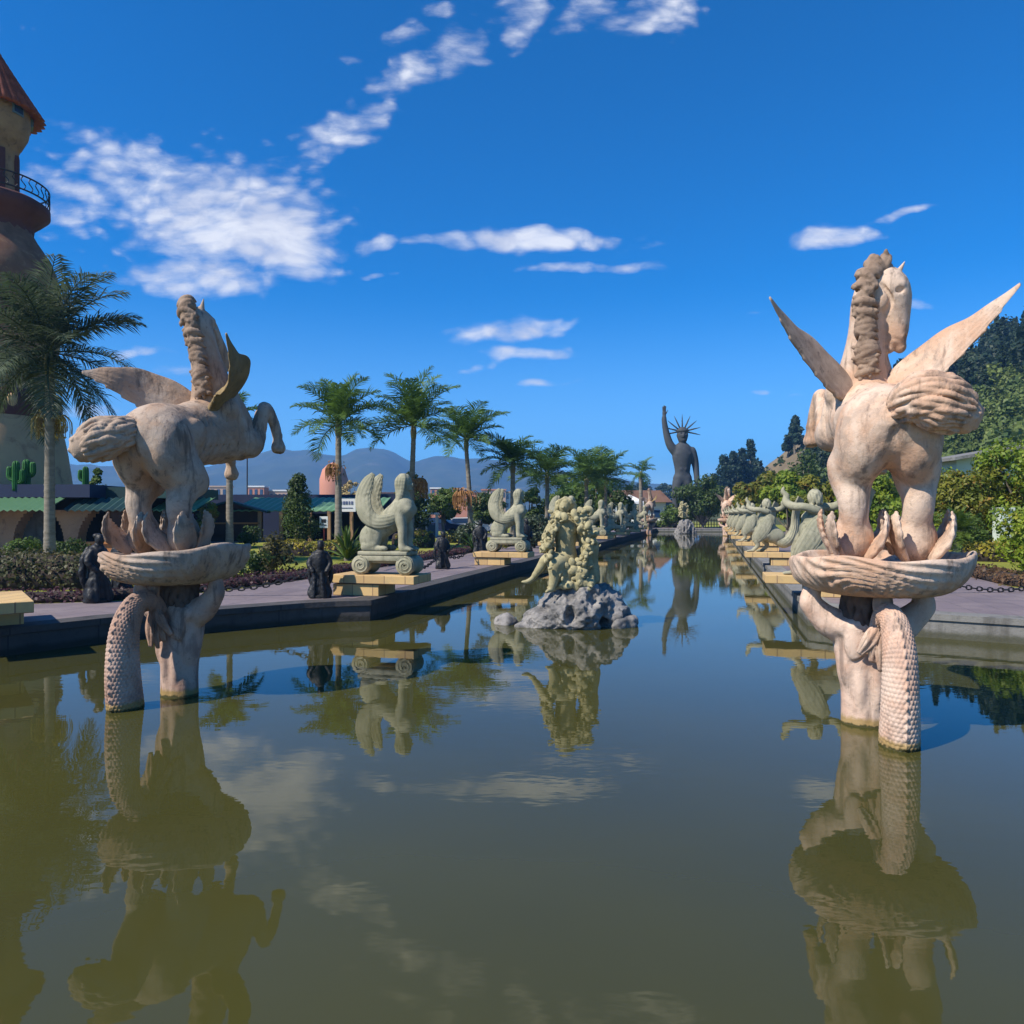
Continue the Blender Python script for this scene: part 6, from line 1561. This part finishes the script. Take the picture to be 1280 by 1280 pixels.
# white tent and brown roofed house at the head of the pool
Y = 100.0; r = thing('brown_roofed_house', 'white walled house with wide brown roof at the head of the pool', 'building', (gx(800, Y), Y, DZ)); hw = 32 / FX * Y
zt = HC + pv(626) * Y - DZ; m = MB(); m.box((0, 2.5, zt / 2), (hw, 2.5, zt / 2)); wl = m.build('wall', M['white'], r)
m = MB(); m.add([(-hw - .8, -.8, zt - .2), (hw + .8, -.8, zt - .2), (hw - .2, 2.5, zt + 1.5), (-hw + .2, 2.5, zt + 1.5), (hw + .8, 6, zt - .2), (-hw - .8, 6, zt - .2)], [(0, 1, 2, 3), (3, 2, 4, 5), (1, 4, 2), (5, 0, 3), (5, 4, 1, 0)]); m.build('roof', M['darkroof'], r)
for x in (-1.8, .4, 2.3): m = MB(); m.box((x, -.02, zt * .5), (.4, .06, .5)); m.build('window', M['glass'], r)
Y = 92.0; r = thing('white_tent', 'white peaked tent in front of the brown roofed house', 'tent', (gx(787, Y), Y, DZ)); hw = 15 / FX * Y; z1 = HC + pv(627) * Y - DZ; z2 = HC + pv(618) * Y - DZ
m = MB(); m.add([(-hw, -hw, z1), (hw, -hw, z1), (hw, hw, z1), (-hw, hw, z1), (0, 0, z2), (-hw, -hw, z1 - .3), (hw, -hw, z1 - .3), (hw, hw, z1 - .3), (-hw, hw, z1 - .3)], [(0, 1, 4), (1, 2, 4), (2, 3, 4), (3, 0, 4), (0, 5, 6, 1), (1, 6, 7, 2), (2, 7, 8, 3), (3, 8, 5, 0)]); m.build('canopy', M['white'], r)
for x in (-1, 1):
    for y in (-1, 1): m = MB(); m.tube([(x * (hw - .05), y * (hw - .05), 0), (x * (hw - .05), y * (hw - .05), z1)], .04, 6); m.build('pole', M['white'], r)
# pale house among the right trees, and the dark porch with its pillar
Y = 37.0; r = thing('pale_house', 'pale green house with slanting grey roof behind the right trees', 'building', (gx(1225, Y), Y, DZ)); hw = 42 / FX * Y; z1 = HC + pv(572) * Y - DZ
m = MB(); m.add([(-hw * .7, 0, 0), (hw * 1.6, 0, 0), (hw * 1.6, 0, z1 + .55), (-hw * .7, 0, z1 - .1), (-hw * .7, 4, 0), (hw * 1.6, 4, 0), (hw * 1.6, 4, z1 + .55), (-hw * .7, 4, z1 - .1)], [(0, 1, 2, 3), (7, 6, 5, 4), (0, 3, 7, 4), (1, 5, 6, 2), (2, 6, 7, 3)]); m.build('wall', M['whitewall'], r)
m = MB(); m.add([(-hw * 1.0, -.7, z1 - .18), (hw * 1.8, -.7, z1 + .62), (hw * 1.8, 4.5, z1 + .62), (-hw * 1.0, 4.5, z1 - .18), (-hw * 1.0, -.7, z1 - .03), (hw * 1.8, -.7, z1 + .77), (hw * 1.8, 4.5, z1 + .77), (-hw * 1.0, 4.5, z1 - .03)], [(3, 2, 1, 0), (4, 5, 6, 7), (0, 1, 5, 4), (1, 2, 6, 5), (2, 3, 7, 6), (3, 0, 4, 7)]); m.build('roof', M['coping'], r)
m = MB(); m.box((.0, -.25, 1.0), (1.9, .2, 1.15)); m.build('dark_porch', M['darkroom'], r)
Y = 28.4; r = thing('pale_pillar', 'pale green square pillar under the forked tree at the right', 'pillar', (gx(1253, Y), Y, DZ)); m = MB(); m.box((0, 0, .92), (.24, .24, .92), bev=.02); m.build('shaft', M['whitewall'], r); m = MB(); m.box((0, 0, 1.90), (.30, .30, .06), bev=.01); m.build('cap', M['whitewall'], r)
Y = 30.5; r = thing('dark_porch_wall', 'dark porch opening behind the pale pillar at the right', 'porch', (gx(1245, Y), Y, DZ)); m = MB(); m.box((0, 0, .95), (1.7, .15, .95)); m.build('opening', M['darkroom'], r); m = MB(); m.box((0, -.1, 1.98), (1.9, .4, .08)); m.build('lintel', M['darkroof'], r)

# fence at the head of the pool
Y = 94.0; r = thing('rail_fence', 'low pale picket fence across the far end of the pool', 'fence', (gx(880, Y), Y, DZ)); m = MB(); hw = 4.2
for z in (.45, .95): m.box((0, 0, z), (hw, .03, .04))
m.build('rails', M['tan'], r); m = MB()
for k in range(24): m.box((-hw + k * 2 * hw / 23, -.04, .55), (.05, .03, .55))
m.build('pickets', M['tan'], r)


# parked vehicles and the kiosk far back on the left
def make_car(label, px, Y, rz, mat, L=4.0):
    r = thing('parked_car', label, 'car', (gx(px, Y), Y, DZ), rz, 'parked cars beyond the left lawn'); out = [(-L / 2, .35), (-L / 2, .85), (-L * .42, .95), (-L * .28, 1.42), (L * .12, 1.45), (L * .26, .98), (L * .47, .85), (L / 2, .62), (L / 2, .35)]
    m = MB(); n = len(out); m.add([(x, -.8, z) for x, z in out] + [(x, .8, z) for x, z in out], [tuple(range(n)), tuple(range(n, 2 * n))[::-1]] + [(i, n + i, n + (i + 1) % n, (i + 1) % n) for i in range(n)]); b = m.build('body', M[mat], r)
    for y in (-.82, .82):
        m = MB(); m.add([(x, y + dy, z) for dy in (-.01, .01) for x, z in ((-L * .37, 1.0), (-L * .26, 1.36), (L * .10, 1.38), (L * .20, 1.0))], [(0, 1, 2, 3), (7, 6, 5, 4), (0, 4, 5, 1), (1, 5, 6, 2), (2, 6, 7, 3), (3, 7, 4, 0)]); m.build('side_window', M['glass'], b)
    for x in (-.30, .31):
        for y in (-.74, .74):
            w = MB(); w.lathe([(.02, -.1), (.30, -.1), (.33, -.05), (.33, .05), (.30, .1), (.02, .1)], n=16); w.xform([[1, 0, 0], [0, 0, 1], [0, 1, 0]], (x * L, y, .33)); w.build('wheel', M['tyre'], r)
    return r
make_car('white car parked behind the yellow bed left of the second sphinx', 582, 62, .1, 'white'); make_car('dark blue car parked right of the white kiosk', 549, 60, -.2, 'darkcar', 4.4); make_car('pale car half hidden behind the slender palm trunk', 600, 66, .3, 'white')
Y = 57.0; r = thing('white_kiosk', 'small white kiosk frame beside the dark blue car', 'kiosk', (gx(534, Y), Y, DZ)); m = MB()
for x in (-.75, 0, .75): m.box((x, -.5, .85), (.06, .06, .85)); m.box((x, .5, .85), (.06, .06, .85))
m.build('frame', M['white'], r); m = MB(); m.box((0, 0, 1.75), (.95, .7, .08), bev=.02); m.build('roof', M['white'], r); m = MB(); m.box((0, .1, .5), (.72, .4, .45)); m.build('counter', M['frame'], r)
p = at(0, 0, 1)
bush('round bright yellow shrub seen between the legs of the second sphinx', 628, 676, 654, 15, 36.0, 401, 'yellow', .12, 900)
